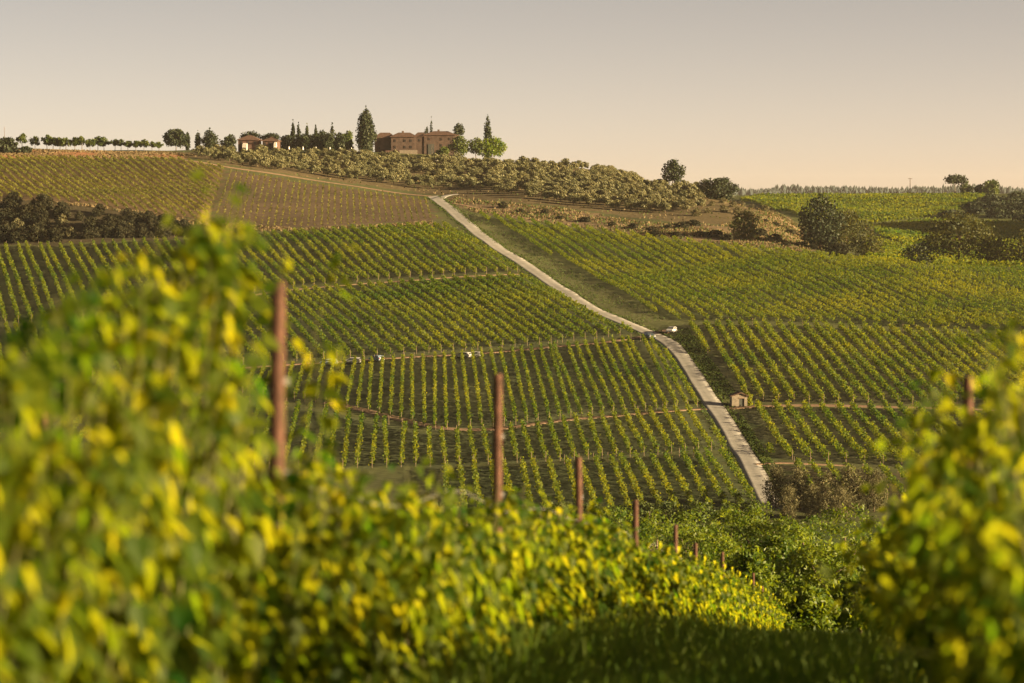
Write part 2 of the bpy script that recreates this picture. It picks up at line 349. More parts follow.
# ------------------------------------------------------------------ ground sheet
def build_ground():
    sig = np.concatenate([np.linspace(-0.62, -0.23, 30, endpoint=False), np.linspace(-0.23, 0.23, 300), np.linspace(0.235, 0.62, 30)])
    Y = np.concatenate([np.arange(-45, 100, 1.5), np.arange(100, 460, 6.), np.arange(460, 1250, 2.2), np.arange(1250, 1780, 7.), np.geomspace(1785, 7100, 45)])
    SG, YY = np.meshgrid(sig, Y); XX = SG * (YY + 62)
    ZZ = ground_z(XX, YY)
    V = np.stack([XX, YY, ZZ], -1).reshape(-1, 3)
    ny, ns = XX.shape
    idx = np.arange(ny * ns).reshape(ny, ns)
    Fq = np.stack([idx[:-1, :-1], idx[:-1, 1:], idx[1:, 1:], idx[1:, :-1]], -1).reshape(-1, 4)
    me = np_mesh('ground', V, Fq, M['ground'], smooth=True)
    X, Yf = V[:, 0], V[:, 1]
    jx = X + 1.2 * np.sin(Yf / 3.1) + 1.0 * np.sin(Yf / 1.3 + X / 2.); jy = Yf + 1.5 * np.sin(X / 2.7) + 1.0 * np.sin(X / 1.1 + 2)
    c = np.tile(np.array([0.055, 0.062, 0.024]), (len(V), 1))
    c[Yf < 470] = (0.04, 0.06, 0.014); c[Yf < 110] = (0.07, 0.10, 0.025)
    c[(Yf > 1250) & (X > -100)] = (0.06, 0.07, 0.02)
    c[Yf > 1800] = (0.05, 0.06, 0.03)
    for pts, cc in COVER_EXTRA:
        c[inside(poly(subdiv(pts, 4)), jx, jy)] = cc
    for k, pg in POLYS.items():
        c[inside(pg, jx, jy)] = COVER[k]
    at = me.color_attributes.new('cover', 'FLOAT_COLOR', 'POINT')
    at.data.foreach_set('color', np.concatenate([c, np.ones((len(c), 1))], 1).astype(np.float32).ravel())
    o = link_mesh('ground', me); tag(o, 'rolling vineyard hillside ground of brown soil and grass', 'ground', kind='structure')
COVER_EXTRA = [
    ([(-60, 150), (0, 148.5), (100, 151), (165, 152), (200, 156), (180, 159), (-60, 158)], (0.24, 0.12, 0.06)),       # orange dry grass under the far tree line
    ([(165, 152), (300, 154), (440, 157), (520, 163), (600, 170), (700, 191), (760, 207), (740, 226), (640, 219), (560, 206), (480, 200), (430, 194), (300, 176), (225, 165)], (0.08, 0.064, 0.034)),  # olive grove soil
    ([(455, 197), (480, 201), (560, 208), (640, 222), (720, 226), (770, 208), (800, 225), (825, 248), (800, 252), (720, 244), (640, 235), (540, 222), (474, 212), (446, 202)], (0.12, 0.09, 0.055)),  # dry bank
    ([(-60, 198), (0, 199), (90, 205), (150, 214), (205, 223), (228, 232), (180, 239), (60, 245), (-60, 245)], (0.04, 0.034, 0.02)),  # brushy bank, its shadow put into the cover colour
    ([(446, 204), (474, 213), (510, 233), (560, 262), (600, 285), (640, 306), (668, 320), (640, 324), (590, 300), (540, 268), (490, 240)], (0.07, 0.075, 0.032)),  # verge above
    ([(672, 330), (688, 328), (736, 393), (728, 400), (700, 372)], (0.065, 0.075, 0.03)), ([(740, 412), (768, 455), (775, 465), (762, 462), (740, 428)], (0.055, 0.075, 0.028)),
    ([(870, 262), (880, 240), (930, 258), (1060, 264), (1060, 270), (900, 264)], (0.10, 0.115, 0.03)),
]
build_ground()

# ------------------------------------------------------------------ road and tracks
def ribbon(name, pts, width, mat, off, label, ymin=455, px=True):
    w3 = [P(u, v, ymin=ymin) for u, v in pts] if px else [Vector(p) for p in pts]
    # smooth resample
    d = [0]
    for a, b in zip(w3, w3[1:]): d.append(d[-1] + (b - a).length)
    t = np.linspace(0, d[-1], max(int(d[-1] / 1.6), 8))
    x = np.interp(t, d, [p.x for p in w3]); y = np.interp(t, d, [p.y for p in w3])
    k = np.ones(9) / 9
    def sm(a): return np.convolve(np.concatenate([2*a[0]-a[4:0:-1], a, 2*a[-1]-a[-2:-6:-1]]), k, 'valid')
    if len(t) > 12: x, y = sm(sm(x)), sm(sm(y))
    dx = np.gradient(x); dy = np.gradient(y); l = np.hypot(dx, dy); nx, ny = dy / l, -dx / l
    wd = np.full(len(t), width) if np.isscalar(width) else np.interp(t, np.linspace(0, d[-1], len(width)), width)
    wl = wd / 2 * (1 + 0.04 * np.sin(t / 7.3) + 0.03 * np.sin(t / 3.7)); wr = wd / 2 * (1 + 0.04 * np.sin(t / 6.9 + 2) + 0.03 * np.sin(t / 4.3))
    rows = []
    for q in (-1.06, -1, -0.5, 0, 0.5, 1, 1.06):
        ww = np.where(q < 0, wl, wr) * q
        X, Y = x + nx * ww, y + ny * ww
        z = ground_z(X, Y) + off + (0.015 if abs(q) < 0.1 else 0)
        if abs(q) > 1: z = z - off - 0.25
        rows.append(np.stack([X, Y, z], -1))
    A = np.stack(rows, 1); n, m, _ = A.shape
    idx = np.arange(n * m).reshape(n, m)
    Fq = np.stack([idx[:-1, :-1], idx[1:, :-1], idx[1:, 1:], idx[:-1, 1:]], -1).reshape(-1, 4)[:, ::-1]
    me = np_mesh(name, A.reshape(-1, 3), Fq, mat, smooth=True)
    lane = np.tile(np.array([0.75, 0.85, 1.05, 0.84, 1.05, 0.85, 0.75]), n) if m == 7 else None
    at = me.color_attributes.new('wear', 'FLOAT_COLOR', 'POINT'); at.data.foreach_set('color', np.stack([lane, lane, lane * .97, np.ones(n * m)], -1).astype(np.float32).ravel())
    o = link_mesh(name, me)
    return tag(o, label, name.replace('_', ' '), kind='structure')
ROAD = [(431, 196), (437, 199.5), (447, 207), (462, 220), (482, 237), (505, 253), (530, 268), (552, 284), (575, 299), (600, 313), (622, 322), (642, 330), (660, 337.5), (673, 346), (683, 358), (691, 371), (700, 386), (711, 402), (722, 418), (733, 436), (744, 454), (754, 472), (764, 492), (772, 510)]
ribbon('white_road', ROAD, [5.8, 5.4, 5.0, 4.6, 4.3, 4.2, 4.2, 4.2], M['gravel'], 0.035, 'white gravel road winding down the hill between the vineyards')
ribbon('white_road', [(437, 199), (443, 196.5), (450, 194.8), (458, 194.2)], [5, 3.6, 3], M['gravel'], 0.06, 'short pale gravel spur at the top bend of the road')
ribbon('dirt_track', [(180, 160), (230, 168), (300, 178), (360, 187), (405, 194), (431, 196.5)], 3.2, M['dirt'], 0.10, 'reddish dirt track along the foot of the olive grove')
ribbon('dirt_track', [(326, 403), (360, 410), (400, 419), (440, 430), (480, 432), (525, 426), (590, 417.5), (660, 411.5), (694, 409.3), (706, 409)], [3.0, 3.0, 2.2, 1.8, 1.6], M['dirt'], 0.08, 'brown dirt track crossing the vine rows left of the road')
ribbon('dirt_track', [(727, 408.6), (738, 407.6), (760, 405), (850, 406), (960, 408.5), (1080, 418)], [2.6, 2.4, 1.6, 1.4], M['dirt'], 0.08, 'sandy track running right from the road past the stone hut')
ribbon('dirt_track', [(640, 337), (600, 343), (540, 348), (420, 357), (300, 364), (180, 373)], 1.8, M['dirt'], 0.08, 'dirt track along the upper ends of the steep rows')
ribbon('dirt_track', [(524, 274), (420, 279.5), (300, 288.5), (120, 321)], 1.5, M['dirt'], 0.08, 'thin dirt track between the two upper left vine fields')
ribbon('dirt_track', [(657, 334), (664, 331), (672, 330)], [3.5, 4.5, 3.5], M['dirt'], 0.03, 'orange dirt parking spot beside the road bend')
ribbon('dirt_track', [(755, 464.5), (780, 463), (850, 466)], 1.5, M['dirt'], 0.08, 'short dirt track at the lower end of the road')
ribbon('dirt_track', [(450, 203), (474, 208), (500, 214), (540, 221)], 1.4, M['dirt'], 0.08, 'narrow pale path above the bushy vine field')
ribbon('dirt_track', [(866, 228), (885, 234), (905, 243), (918, 252)], 5, M['dirt'], 0.10, 'dirt lane cutting through the far right field', ymin=1000)

# ------------------------------------------------------------------ leaf clouds
def unit(n):
    a = rng.normal(size=(n, 3)); return a / np.linalg.norm(a, axis=1, keepdims=True)
def leaf_quads(C, size, normal=None, aspect=0.7):
    """diamond leaves/leaf clumps at points C, random tilt leaning towards 'normal'"""
    n = len(C); nn = unit(n)
    if normal is not None:
        nn = nn + normal; nn /= np.linalg.norm(nn, axis=1, keepdims=True) + 1e-9
    a = np.cross(nn, unit(n)); a /= np.linalg.norm(a, axis=1, keepdims=True) + 1e-9
    b = np.cross(nn, a)
    s = np.reshape(size, (-1, 1)) * np.ones((n, 1)); 
    V = np.stack([C - a * s, C - b * s * aspect + nn * s * 0.12, C + a * s, C + b * s * aspect + nn * s * 0.12], 1)
    return V.reshape(-1, 3), np.arange(4 * n).reshape(n, 4)

# ------------------------------------------------------------------ vine rows on the hill
def row_lines(pg, slope, spacing):
    d = np.array([slope, 1.]); d /= np.linalg.norm(d); nrm = np.array([d[1], -d[0]])
    q = pg @ nrm; p = pg @ d
    out = []
    for k in range(int(math.ceil(q.min() / spacing)), int(q.max() / spacing) + 1):
        qq = k * spacing; xs = []
        for i in range(len(pg)):
            j = (i + 1) % len(pg)
            if (q[i] > qq) != (q[j] > qq):
                t = (qq - q[i]) / (q[j] - q[i]); xs.append(p[i] + t * (p[j] - p[i]))
        xs.sort()
        for a, b in zip(xs[::2], xs[1::2]):
            if b - a > 4: out.append((d * a + nrm * qq, d * b + nrm * qq, nrm))
    return out
def row_leaves(a, b, nrm, h=1.75, dens=20, size=0.27, width=0.2, plant=0.95, gap=0.03, spread=0.30, hvar=0.12):
    L = np.linalg.norm(b - a); npl = max(int(L / plant), 2)
    ph = h * (1 + hvar * rng.normal(size=npl)); alive = rng.random(npl) > gap
    n = int(L * dens); k = rng.integers(0, npl, n); ok = alive[k]; k = k[ok]; n = len(k)
    t = (k + 0.5 + spread * rng.normal(size=n)) / npl; t = np.clip(t, 0, 1)
    lat = width * rng.normal(size=n)
    x = a[0] + (b[0] - a[0]) * t + nrm[0] * lat; y = a[1] + (b[1] - a[1]) * t + nrm[1] * lat
    hz = 0.45 + (ph[k] - 0.45) * rng.random(n) ** 0.8
    # a few long shoots stand out above the row
    up = rng.random(n) < 0.05; hz[up] += rng.random(up.sum()) * 0.4
    z = ground_z(x, y) + hz
    return np.stack([x, y, z], -1), size * (0.7 + 0.6 * rng.random(n))
STYLE = {'A': dict(h=1.75, dens=20, width=0.18, size=0.22), 'B': dict(h=1.75, dens=22, width=0.22, size=0.22), 'B2': dict(h=1.75, dens=22, width=0.25, size=0.22),
         'C': dict(h=1.85, dens=26, width=0.30, size=0.24), 'C2': dict(h=1.85, dens=26, width=0.30, size=0.23), 'C3': dict(h=1.7, dens=20, width=0.22, size=0.22),
         'E': dict(h=1.7, dens=18, width=0.24, size=0.27, spread=0.24, gap=0.06), 'G': dict(h=1.75, dens=18, width=0.24, size=0.27, spread=0.26), 'D': dict(h=1.8, dens=22, width=0.17, size=0.22, plant=1.2, spread=0.27, hvar=0.11, gap=0.05)}
RLABEL = {'A': 'narrow green vine row running uphill left of the road, below the parked cars',
          'B': 'vine row in the lower left field between the dirt track and the valley brush',
          'B2': 'short vine row at the valley bottom left of the lower road end',
          'C': 'thick sunlit vine row above the stone hut, right of the road',
          'C2': 'vine row below the stone hut, right of the lower road',
          'C3': 'short vine row half hidden behind the brown brush at valley bottom',
          'E': 'slanting vine row in the left field just above the parked cars',
          'G': 'slanting vine row in the upper left field under the brown plot',
          'D': 'row of separate bushy vines in the broad upper field right of the road'}
EDGE = {'A': ('vine row beside the left edge of the road at the bend', 1), 'C': ('first vine row beside the grass verge above the stone hut', 0),
        'C2': ('first vine row beside the grass verge below the stone hut', 0), 'D': ('vine row bordering the dark verge along the upper road', 0)}
rows = []
for k in ('B2', 'C3', 'C2', 'B', 'C', 'A', 'E', 'G', 'D'):
    ls = row_lines(POLYS[k], FIELDS[k][1], FIELDS[k][2])
    vis = []
    for (a, b, n) in ls:
        m = (a + b) / 2; u = CX + F_PX * m[0] / m[1]
        edge = [CX + F_PX * e[0] / e[1] for e in (a, b)]
        inframe = max(edge) > 0 and min(edge) < 1024
        score = np.linalg.norm(b - a) * ppm(m[1]) ** 2 * (1 if inframe else 0)
        rows.append([score, k, a, b, n, u])
order = sorted(range(len(rows)), key=lambda i: -rows[i][0])
solo = set(order[:298])
# first/last in-frame row of a field that runs along the road gets its own label
edge_row = {}
for k, (lab, last) in EDGE.items():
    ids = [i for i in solo if rows[i][1] == k]
    if ids: edge_row[(max if last else min)(ids, key=lambda i: rows[i][5])] = lab
rest_V, rest_F, base = [], [], 0
for i, (sc_, k, a, b, n, u) in enumerate(rows):
    C, s = row_leaves(a + rng.normal(size=2) * 0.1, b + rng.normal(size=2) * 0.3, n, **STYLE[k])
    if i in solo:
        g = Vector((a[0], a[1], float(ground_z(a[0], a[1]))))
        V, Fq = leaf_quads(C - np.array(g), s, normal=np.array([[0, 0, 0.5]]))
        root = empty('vine_row', g, edge_row.get(i, RLABEL[k]), 'vine row', None if i in edge_row else 'vine rows: ' + RLABEL[k][:48])
        if i in edge_row: root['group'] = 'vine rows along the road'
        link_mesh('foliage', np_mesh('foliage', V, Fq, M['row_leaf']), root)
        if k != 'D':
            for e in (a, b):
                z = float(ground_z(e[0], e[1])); mb = MB()
                x, y = e[0] - g.x, e[1] - g.y
                mb.tube([(x, y, z - g.z - 0.3), (x, y, z - g.z + 1.6), (x, y, z - g.z + 1.95)], [0.06, 0.055, 0.045], 5)
                mb.build('end_post', M['end_post'], root)
    else:
        V, Fq = leaf_quads(C, s, normal=np.array([[0, 0, 0.5]]))
        rest_V.append(V); rest_F.append(Fq + base); base += len(V)
if rest_V:
    o = link_mesh('vine_rows', np_mesh('vine_rows', np.concatenate(rest_V), np.concatenate(rest_F), M['row_leaf']))
    tag(o, 'remaining distant vine rows at the far edge of the broad fields', 'vines', kind='stuff')

def field_stuff(key, name, label, mat, slope, spacing, **st):
    Vs, Fs, base = [], [], 0
    for (a, b, n) in row_lines(POLYS[key], slope, spacing):
        C, s = row_leaves(a, b, n, **st)
        V, Fq = leaf_quads(C, s, normal=np.array([[0, 0, 0.5]])); Vs.append(V); Fs.append(Fq + base); base += len(V)
    o = link_mesh(name, np_mesh(name, np.concatenate(Vs), np.concatenate(Fs), mat)); tag(o, label, 'vines', kind='stuff')
field_stuff('H', 'young_vines', 'yellow green young vines on brown soil below the hilltop tree line', M['young_leaf'], -0.30, 3.0, h=1.4, dens=11, size=0.26, width=0.16, gap=0.05)
field_stuff('H2', 'sparse_vines', 'thin dull young vines on the brown plot under the olive grove', M['young_leaf'], -0.06, 2.2, h=0.9, dens=3.0, size=0.24, width=0.2, gap=0.35)
field_stuff('K', 'far_vines', 'sunlit far vineyard under the right skyline', M['row_leaf'], -0.05, 3.0, h=1.7, dens=8, size=0.55, width=0.35, gap=0.08, plant=2.2, spread=.2)
field_stuff('K2', 'far_vines', 'shaded far vineyard in the hollow at the right', M['row_leaf'], -0.05, 3.0, h=1.7, dens=5, size=0.6, width=0.4, gap=0.05)

field_stuff('K3', 'far_vines', 'sunlit vine strip in the gully between the tree pair and the spreading tree', M['row_leaf'], -0.05, 3.0, h=1.6, dens=9, size=0.4, width=0.35, gap=0.05)
# ------------------------------------------------------------------ trees
def crown_cloud(blobs, n, size, shell=0.55, droop=0.0):
    """leaf clumps through ellipsoid lobes (cx,cy,cz,rx,ry,rz)"""
    B = np.array(blobs, float); vol = (B[:, 3] * B[:, 4] + B[:, 4] * B[:, 5]) + 1e-6
    k = rng.choice(len(B), n, p=vol / vol.sum()); d = unit(n)
    r = (shell + (1 - shell) * rng.random(n)) * (1 + 0.10 * rng.normal(size=n))
    C = B[k, :3] + d * B[k, 3:] * r[:, None]
    return leaf_quads(C, size * (0.6 + 0.8 * rng.random(n)), normal=d * 0.9)
def lobes(h0, h1, w, kind, n=9):
    """lobes of a crown from height h0 to h1, width w"""
    out = []; H = h1 - h0; r = random.Random(int(h1 * 1000 + w * 77 + n))
    if kind == 'cypress':
        for i in range(n):
            t = i / (n - 1); prof = (0.70 + 0.30 * math.sin(min(t * 2.2, 1) * math.pi / 2)) * (1 - t ** 4.2) ** 0.9 * r.uniform(.88, 1.08) + 0.05
            rr = w / 2 * prof
            out.append((r.uniform(-.12, .12) * rr, r.uniform(-.12, .12) * rr, h0 + H * (0.04 + 0.9 * t), rr, rr, H / n * 1.25))
    elif kind == 'spruce':
        for i in range(n):
            t = i / (n - 1); rr = w / 2 * (1 - t) ** 0.85 + 0.12
            a = i * 2.4
            out.append((math.cos(a) * rr * .25, math.sin(a) * rr * .25, h0 + H * (0.05 + 0.92 * t), rr, rr, H / n * 0.75))
    elif kind == 'umbrella':
        for i in range(n):
            a = i * 2.399; q = math.sqrt((i + .5) / n) * 0.62
            out.append((math.cos(a) * q * w / 2 * 1.1, math.sin(a) * q * w / 2 * 1.1, h0 + H * (0.62 - 0.35 * q * q + r.uniform(-.08, .08)), w * .26, w * .26, H * .30))
    else:
        for i in range(n):
            a = i * 2.399 + r.uniform(-.4, .4); t = (i + .5) / n
            zz = 0.20 + 0.62 * t; q = math.sin(math.pi * (0.18 + 0.72 * t)) * 0.72
            s = r.uniform(0.8, 1.2)
            out.append((math.cos(a) * q * w / 2, math.sin(a) * q * w / 2, h0 + H * zz, w * .22 * s, w * .22 * s, H * .19 * s))
        out.append((0, 0, h0 + H * .5, w * .30, w * .30, H * .34)); out.append((w * .05, 0, h0 + H * .82, w * .2, w * .2, H * .17))
        if h0 < h1 * .07:
            for i in range(4): out.append((math.cos(i * 1.57 + .5) * w * .25, math.sin(i * 1.57 + .5) * w * .25, h0 + H * .15, w * .24, w * .24, H * .2))
    return out
def trunk_mb(h, r, limbs=4, spread=1.0, seed=0):
    q = random.Random(seed); mb = MB()
    bx, by = q.uniform(-.05, .05) * h, q.uniform(-.05, .05) * h
    mb.tube([(0, 0, -0.4), (bx * .3, by * .3, h * .25), (bx * .7, by * .7, h * .6), (bx, by, h)], [r * 1.25, r, r * .75, r * .35], 7)
    for i in range(limbs):
        a = 2 * math.pi * i / max(limbs, 1) + q.uniform(-.4, .4); z0 = h * q.uniform(.45, .75)
        x0, y0 = bx * z0 / h, by * z0 / h
        mb.tube([(x0, y0, z0), (x0 + math.cos(a) * spread * .45, y0 + math.sin(a) * spread * .45, z0 + h * .16), (x0 + math.cos(a) * spread, y0 + math.sin(a) * spread, z0 + h * q.uniform(.25, .4))], [r * .5, r * .35, r * .12], 5)
    return mb
def tree(name, label, cat, base, h, w, kind='round', leaf='tree_leaf', clear=0.15, n=1400, size=0.3, group=None, nl=9, rtrunk=None, limbs=4, shell=0.5):
    root = empty(name, base, label, cat, group)
    h0 = h * clear
    th = {'cypress': h * .5, 'spruce': h * .85, 'umbrella': h * .75}.get(kind, h * .62)
    trunk_mb(th, rtrunk or max(0.12, h * .018), 0 if kind in ('cypress', 'spruce') else limbs, w * .3, int(h * 991)).build('trunk', M['bark'], root, smooth=True)
    V, Fq = crown_cloud(lobes(h0, h, w, kind, nl), n, size, shell)
    link_mesh('crown', np_mesh('crown', V, Fq, M[leaf]), root)
    return root
def tree_px(name, label, cat, u, vb, hpx, wpx, Y=None, **k):
    b = P(u, vb) if Y is None else None
    if b is None:
        x = ray(u, vb)[0] * Y; b = Vector((x, Y, float(ground_z(x, Y))))
        q = ppm(Y); top = zv(vb - hpx, Y); h = top - b.z
    else:
        q = ppm(b.y); h = hpx / q
    return tree(name, label, cat, b, h, wpx / q, **k)
def copies(root, loc, sc, rz, label=None, group=None):
    r = root.copy(); COL.objects.link(r); r.location = loc; r.scale = sc if hasattr(sc, '__len__') else (sc, sc, sc); r.rotation_euler = (0, 0, rz)
    if label: r['label'] = label
    if group: r['group'] = group
    for ch in root.children:
        c = ch.copy(); COL.objects.link(c); c.parent = r
    return r

# hilltop, left to right
tree_px('oak_tree', 'wide dark oak at the left end of the hilltop tree line', 'tree', 4, 153, 16, 30, kind='round', leaf='dark_leaf', clear=0.02, n=1600, size=0.5)
tree_px('shrub', 'low round dark shrub at the left end of the hilltop grass', 'shrub', 24, 153, 7, 18, kind='round', leaf='dark_leaf', clear=0.0, n=500, size=0.4, limbs=2)
line_u = [22, 35, 47, 53, 60, 66, 75, 82, 90, 98, 104, 115, 121, 128, 136, 144, 152, 159]
line_h = [14, 12, 13, 12.5, 13.5, 12.5, 12, 12.5, 10.5, 12, 11, 10, 10, 10, 10, 9.5, 9.5, 9]
lroots = []
for i, (u, hh) in enumerate(zip(line_u, line_h)):
    b = P(u, 148 + u * 0.02); q = ppm(b.y); f = 1.12 * hh / q / 5.6
    lab = 'wide-crowned small tree at the left end of the hilltop line' if i == 0 else 'small round tree in the hilltop line above the orange grass, left of the great oak'
    if len(lroots) < 4:
        r = tree('hilltop_tree', lab, 'tree', b, 5.6 * random.uniform(.9, 1.1), random.uniform(4.4, 6.0), leaf='tree_leaf', clear=random.uniform(.18, .32), n=random.randint(420, 760), size=0.36, group='small trees in the hilltop line', nl=random.randint(4, 7), shell=0.3); lroots.append(r)
    else: r = copies(random.choice(lroots), b, 1, random.random() * 6, lab)
    r.scale = (f * random.uniform(.9, 1.35), f * random.uniform(.9, 1.35), f * random.uniform(.95, 1.12))
tree_px('oak_tree', 'broad round oak standing alone right of the small hilltop tree line', 'tree', 176, 150, 22, 26, kind='round', leaf='dark_leaf', clear=0.12, n=2600, size=0.45, nl=14)
tree_px('cypress_tree', 'slim cypress touching the right side of the broad oak', 'tree', 187.5, 150, 18.5, 6, kind='cypress', leaf='dark_leaf', clear=0.03, n=700, size=0.35)
tree_px('cypress_tree', 'short cypress left of the pointed hilltop oak', 'tree', 198, 149, 18.5, 7, kind='cypress', leaf='dark_leaf', clear=0.03, n=700, size=0.35)
tree_px('oak_tree', 'dark pointed tree left of the reddish farmhouse', 'tree', 210, 149, 21.5, 18, kind='cypress', leaf='dark_leaf', clear=0.03, n=1600, size=0.4)
tree_px('oak_tree', 'round dark tree beside the left farmhouse wall', 'tree', 228.5, 149, 17, 18, kind='round', leaf='dark_leaf', clear=0.05, n=1500, size=0.42)
tree_px('umbrella_pine', 'umbrella pine rising behind the left farmhouse roof', 'tree', 250, 149, 18.5, 22, Y=1285, kind='umbrella', leaf='dark_leaf', clear=0.45, n=1300, size=0.42)
tree_px('umbrella_pine', 'umbrella pine rising behind the small pink house', 'tree', 270, 149, 17.5, 19, Y=1285, kind='umbrella', leaf='dark_leaf', clear=0.45, n=1300, size=0.42)
clus = [(286, 134, 'round', 15, 'round dark tree at the left end of the conifer clump'), (293, 120.5, 'cypress', 4.5, 'thin leftmost cypress spire of the conifer clump'), (298.5, 122, 'spruce', 9, 'ragged conical spruce beside the thin leftmost spire'), (303, 133, 'round', 13, 'round tree filling the gap below the ragged spruce'),
        (307, 124.5, 'cypress', 4, 'slim cypress spire in the middle of the conifer clump'), (312, 134, 'round', 13, 'low round tree between the two slim cypress spires'), (315.8, 125.5, 'cypress', 4, 'second slim cypress spire right of the clump centre'), (321, 129.5, 'round', 12, 'bushy tree with a blunt top in the conifer clump'),
        (332.3, 123.5, 'spruce', 15, 'broad pointed spruce, tallest in the right half of the clump'), (327, 132, 'round', 13, 'dark tree left of the broad pointed spruce'), (339, 132, 'round', 11, 'dark tree right of the broad pointed spruce'), (347, 130.5, 'round', 12, 'loose paler tree at the right end of the conifer clump')]
for i, (u, vt, kd, wp, lab) in enumerate(clus):
    wp = wp * (1.0 if kd != 'round' else 1.25)
    tree_px('cypress_tree' if kd == 'cypress' else ('spruce_tree' if kd == 'spruce' else 'round_tree'), lab, 'tree', u, 151, 151 - vt, wp, Y=1262 + (i % 3) * 7, kind=kd, leaf='tree_leaf' if i == 11 else 'dark_leaf', clear=0.04, n=1800 if kd == 'round' else 1000, size=0.42, group='trees of the hilltop conifer clump')
tree_px('cypress_tree', 'tallest and widest dark cypress left of the villa', 'tree', 366, 152, 45, 20, Y=1245, kind='cypress', leaf='dark_leaf', clear=0.0, n=6500, size=0.42, nl=14)
tree_px('cypress_tree', 'needle thin cypress rising behind the villa roof', 'tree', 431.3, 151, 33, 4, Y=1300, kind='cypress', leaf='dark_leaf', clear=0.03, n=600, size=0.3)
tree_px('round_tree', 'small ragged tree top behind the villa roof', 'tree', 426.5, 151, 25, 6, Y=1300, kind='round', leaf='dark_leaf', clear=0.3, n=400, size=0.35)
tree_px('pine_tree', 'flat-topped pine behind the right end of the villa', 'tree', 458.5, 152, 30, 11, Y=1292, kind='umbrella', leaf='dark_leaf', clear=0.5, n=900, size=0.38)
tree_px('cypress_tree', 'pointed cypress standing behind the sunlit green tree', 'tree', 487.5, 155, 41, 9.5, Y=1262, kind='cypress', leaf='dark_leaf', clear=0.02, n=1500, size=0.4)
tree_px('broadleaf_tree', 'dark green tree against the right wall of the villa', 'tree', 459, 160, 25, 21, kind='round', leaf='tree_leaf', clear=0.08, n=1700, size=0.4, nl=12)
tree_px('broadleaf_tree', 'green tree with a dark hollow under it, right of the villa', 'tree', 476, 160, 23, 18, kind='round', leaf='tree_leaf', clear=0.15, n=1400, size=0.4, nl=12)
tree_px('broadleaf_tree', 'bright green sunlit tree at the right of the villa group', 'tree', 492, 160, 25, 30, kind='round', leaf='ash_leaf', clear=0.1, n=2200, size=0.42, nl=14)
tree_px('broadleaf_tree', 'yellowish low tree in front of the villa wall', 'tree', 443, 160, 14, 15, kind='round', leaf='tree_leaf', clear=0.1, n=900, size=0.38)
# along the right shoulder of the hill
tree_px('shrub', 'dark shrub on the skyline above the olive grove', 'shrub', 613, 172, 7, 13, kind='round', leaf='tree_leaf', clear=0.02, n=500, size=0.35, limbs=2)
tree_px('shrub', 'thin wispy shrub on the skyline above the olive grove', 'shrub', 626, 174, 9, 8, kind='round', leaf='brush_leaf', clear=0.05, n=260, size=0.3, limbs=3)
tree_px('shrub', 'low ragged shrub right of the wispy one on the skyline', 'shrub', 636, 175, 8, 9, kind='round', leaf='tree_leaf', clear=0.05, n=260, size=0.3, limbs=3)
tree_px('pine_tree', 'dark ragged pine alone on the hill shoulder', 'tree', 673, 189, 32, 23, kind='round', leaf='dark_leaf', clear=0.1, n=1700, size=0.42, nl=13, shell=0.3)
tree_px('oak_tree', 'low wide dark oak on the right hill shoulder', 'tree', 719, 200, 23, 38, kind='round', leaf='dark_leaf', clear=0.02, n=2800, size=0.42, nl=14)
tree_px('shrub', 'thin pale shrub at the left of the wide oak', 'shrub', 704, 197, 19, 14, kind='round', leaf='olive_leaf', clear=0.1, n=500, size=0.35)
tree_px('shrub', 'round dark bush on the dry bank above the right field', 'bush', 744, 239, 30, 30, kind='round', leaf='oak_leaf', clear=0.02, n=1700, size=0.36, nl=12)
tree_px('oak_tree', 'tall dark oak, left of the pair above the right field', 'tree', 820, 249, 56, 46, kind='round', leaf='dark_leaf', clear=0.03, n=3800, size=0.42, nl=16)
tree_px('broadleaf_tree', 'brownish green tree lit on its right, beside the tall dark oak', 'tree', 847, 254, 46, 52, kind='round', leaf='oak_leaf', clear=0.02, n=3600, size=0.4, nl=16)
tree_px('bush', 'olive green bush at the right foot of the tree pair', 'bush', 872, 257, 24, 30, kind='round', leaf='oak_leaf', clear=0.0, n=1200, size=0.36)
tree_px('bush', 'dark bush in front of the tall dark oak', 'bush', 838, 256, 14, 26, kind='round', leaf='shade_leaf', clear=0.0, n=1000, size=0.34)
tree_px('broadleaf_tree', 'large spreading tree with visible trunk in the right hollow', 'tree', 958, 264, 54, 72, Y=905, kind='round', leaf='oak_leaf', clear=0.12, n=4600, size=0.4, nl=20, rtrunk=0.35, limbs=6)
tree_px('bush', 'dark bush left of the large spreading tree', 'bush', 919, 265, 24, 40, Y=900, kind='round', leaf='dark_leaf', clear=0.0, n=1500, size=0.36)
tree_px('broadleaf_tree', 'round brown-lit tree right of the large spreading tree', 'tree', 1000, 268, 34, 46, Y=898, kind='round', leaf='oak_leaf', clear=0.0, n=2400, size=0.38, nl=13)
tree_px('broadleaf_tree', 'tree at the right picture edge on the hollow side', 'tree', 1028, 270, 44, 40, Y=893, kind='round', leaf='oak_leaf', clear=0.0, n=2000, size=0.38, nl=13)
tree_px('umbrella_pine', 'spreading pine with a bare stem on the right skyline', 'tree', 955, 194, 21, 24, Y=1690, kind='umbrella', leaf='dark_leaf', clear=0.35, n=900, size=0.65)
tree_px('round_tree', 'small loose tree beside the spreading skyline pine', 'tree', 965, 194, 13, 11, Y=1695, kind='round', leaf='tree_leaf', clear=0.05, n=500, size=0.6)
tree_px('round_tree', 'small dark round tree between pine and oak on the right skyline', 'tree', 970, 195, 10, 9, Y=1685, kind='round', leaf='dark_leaf', clear=0.02, n=400, size=0.6)
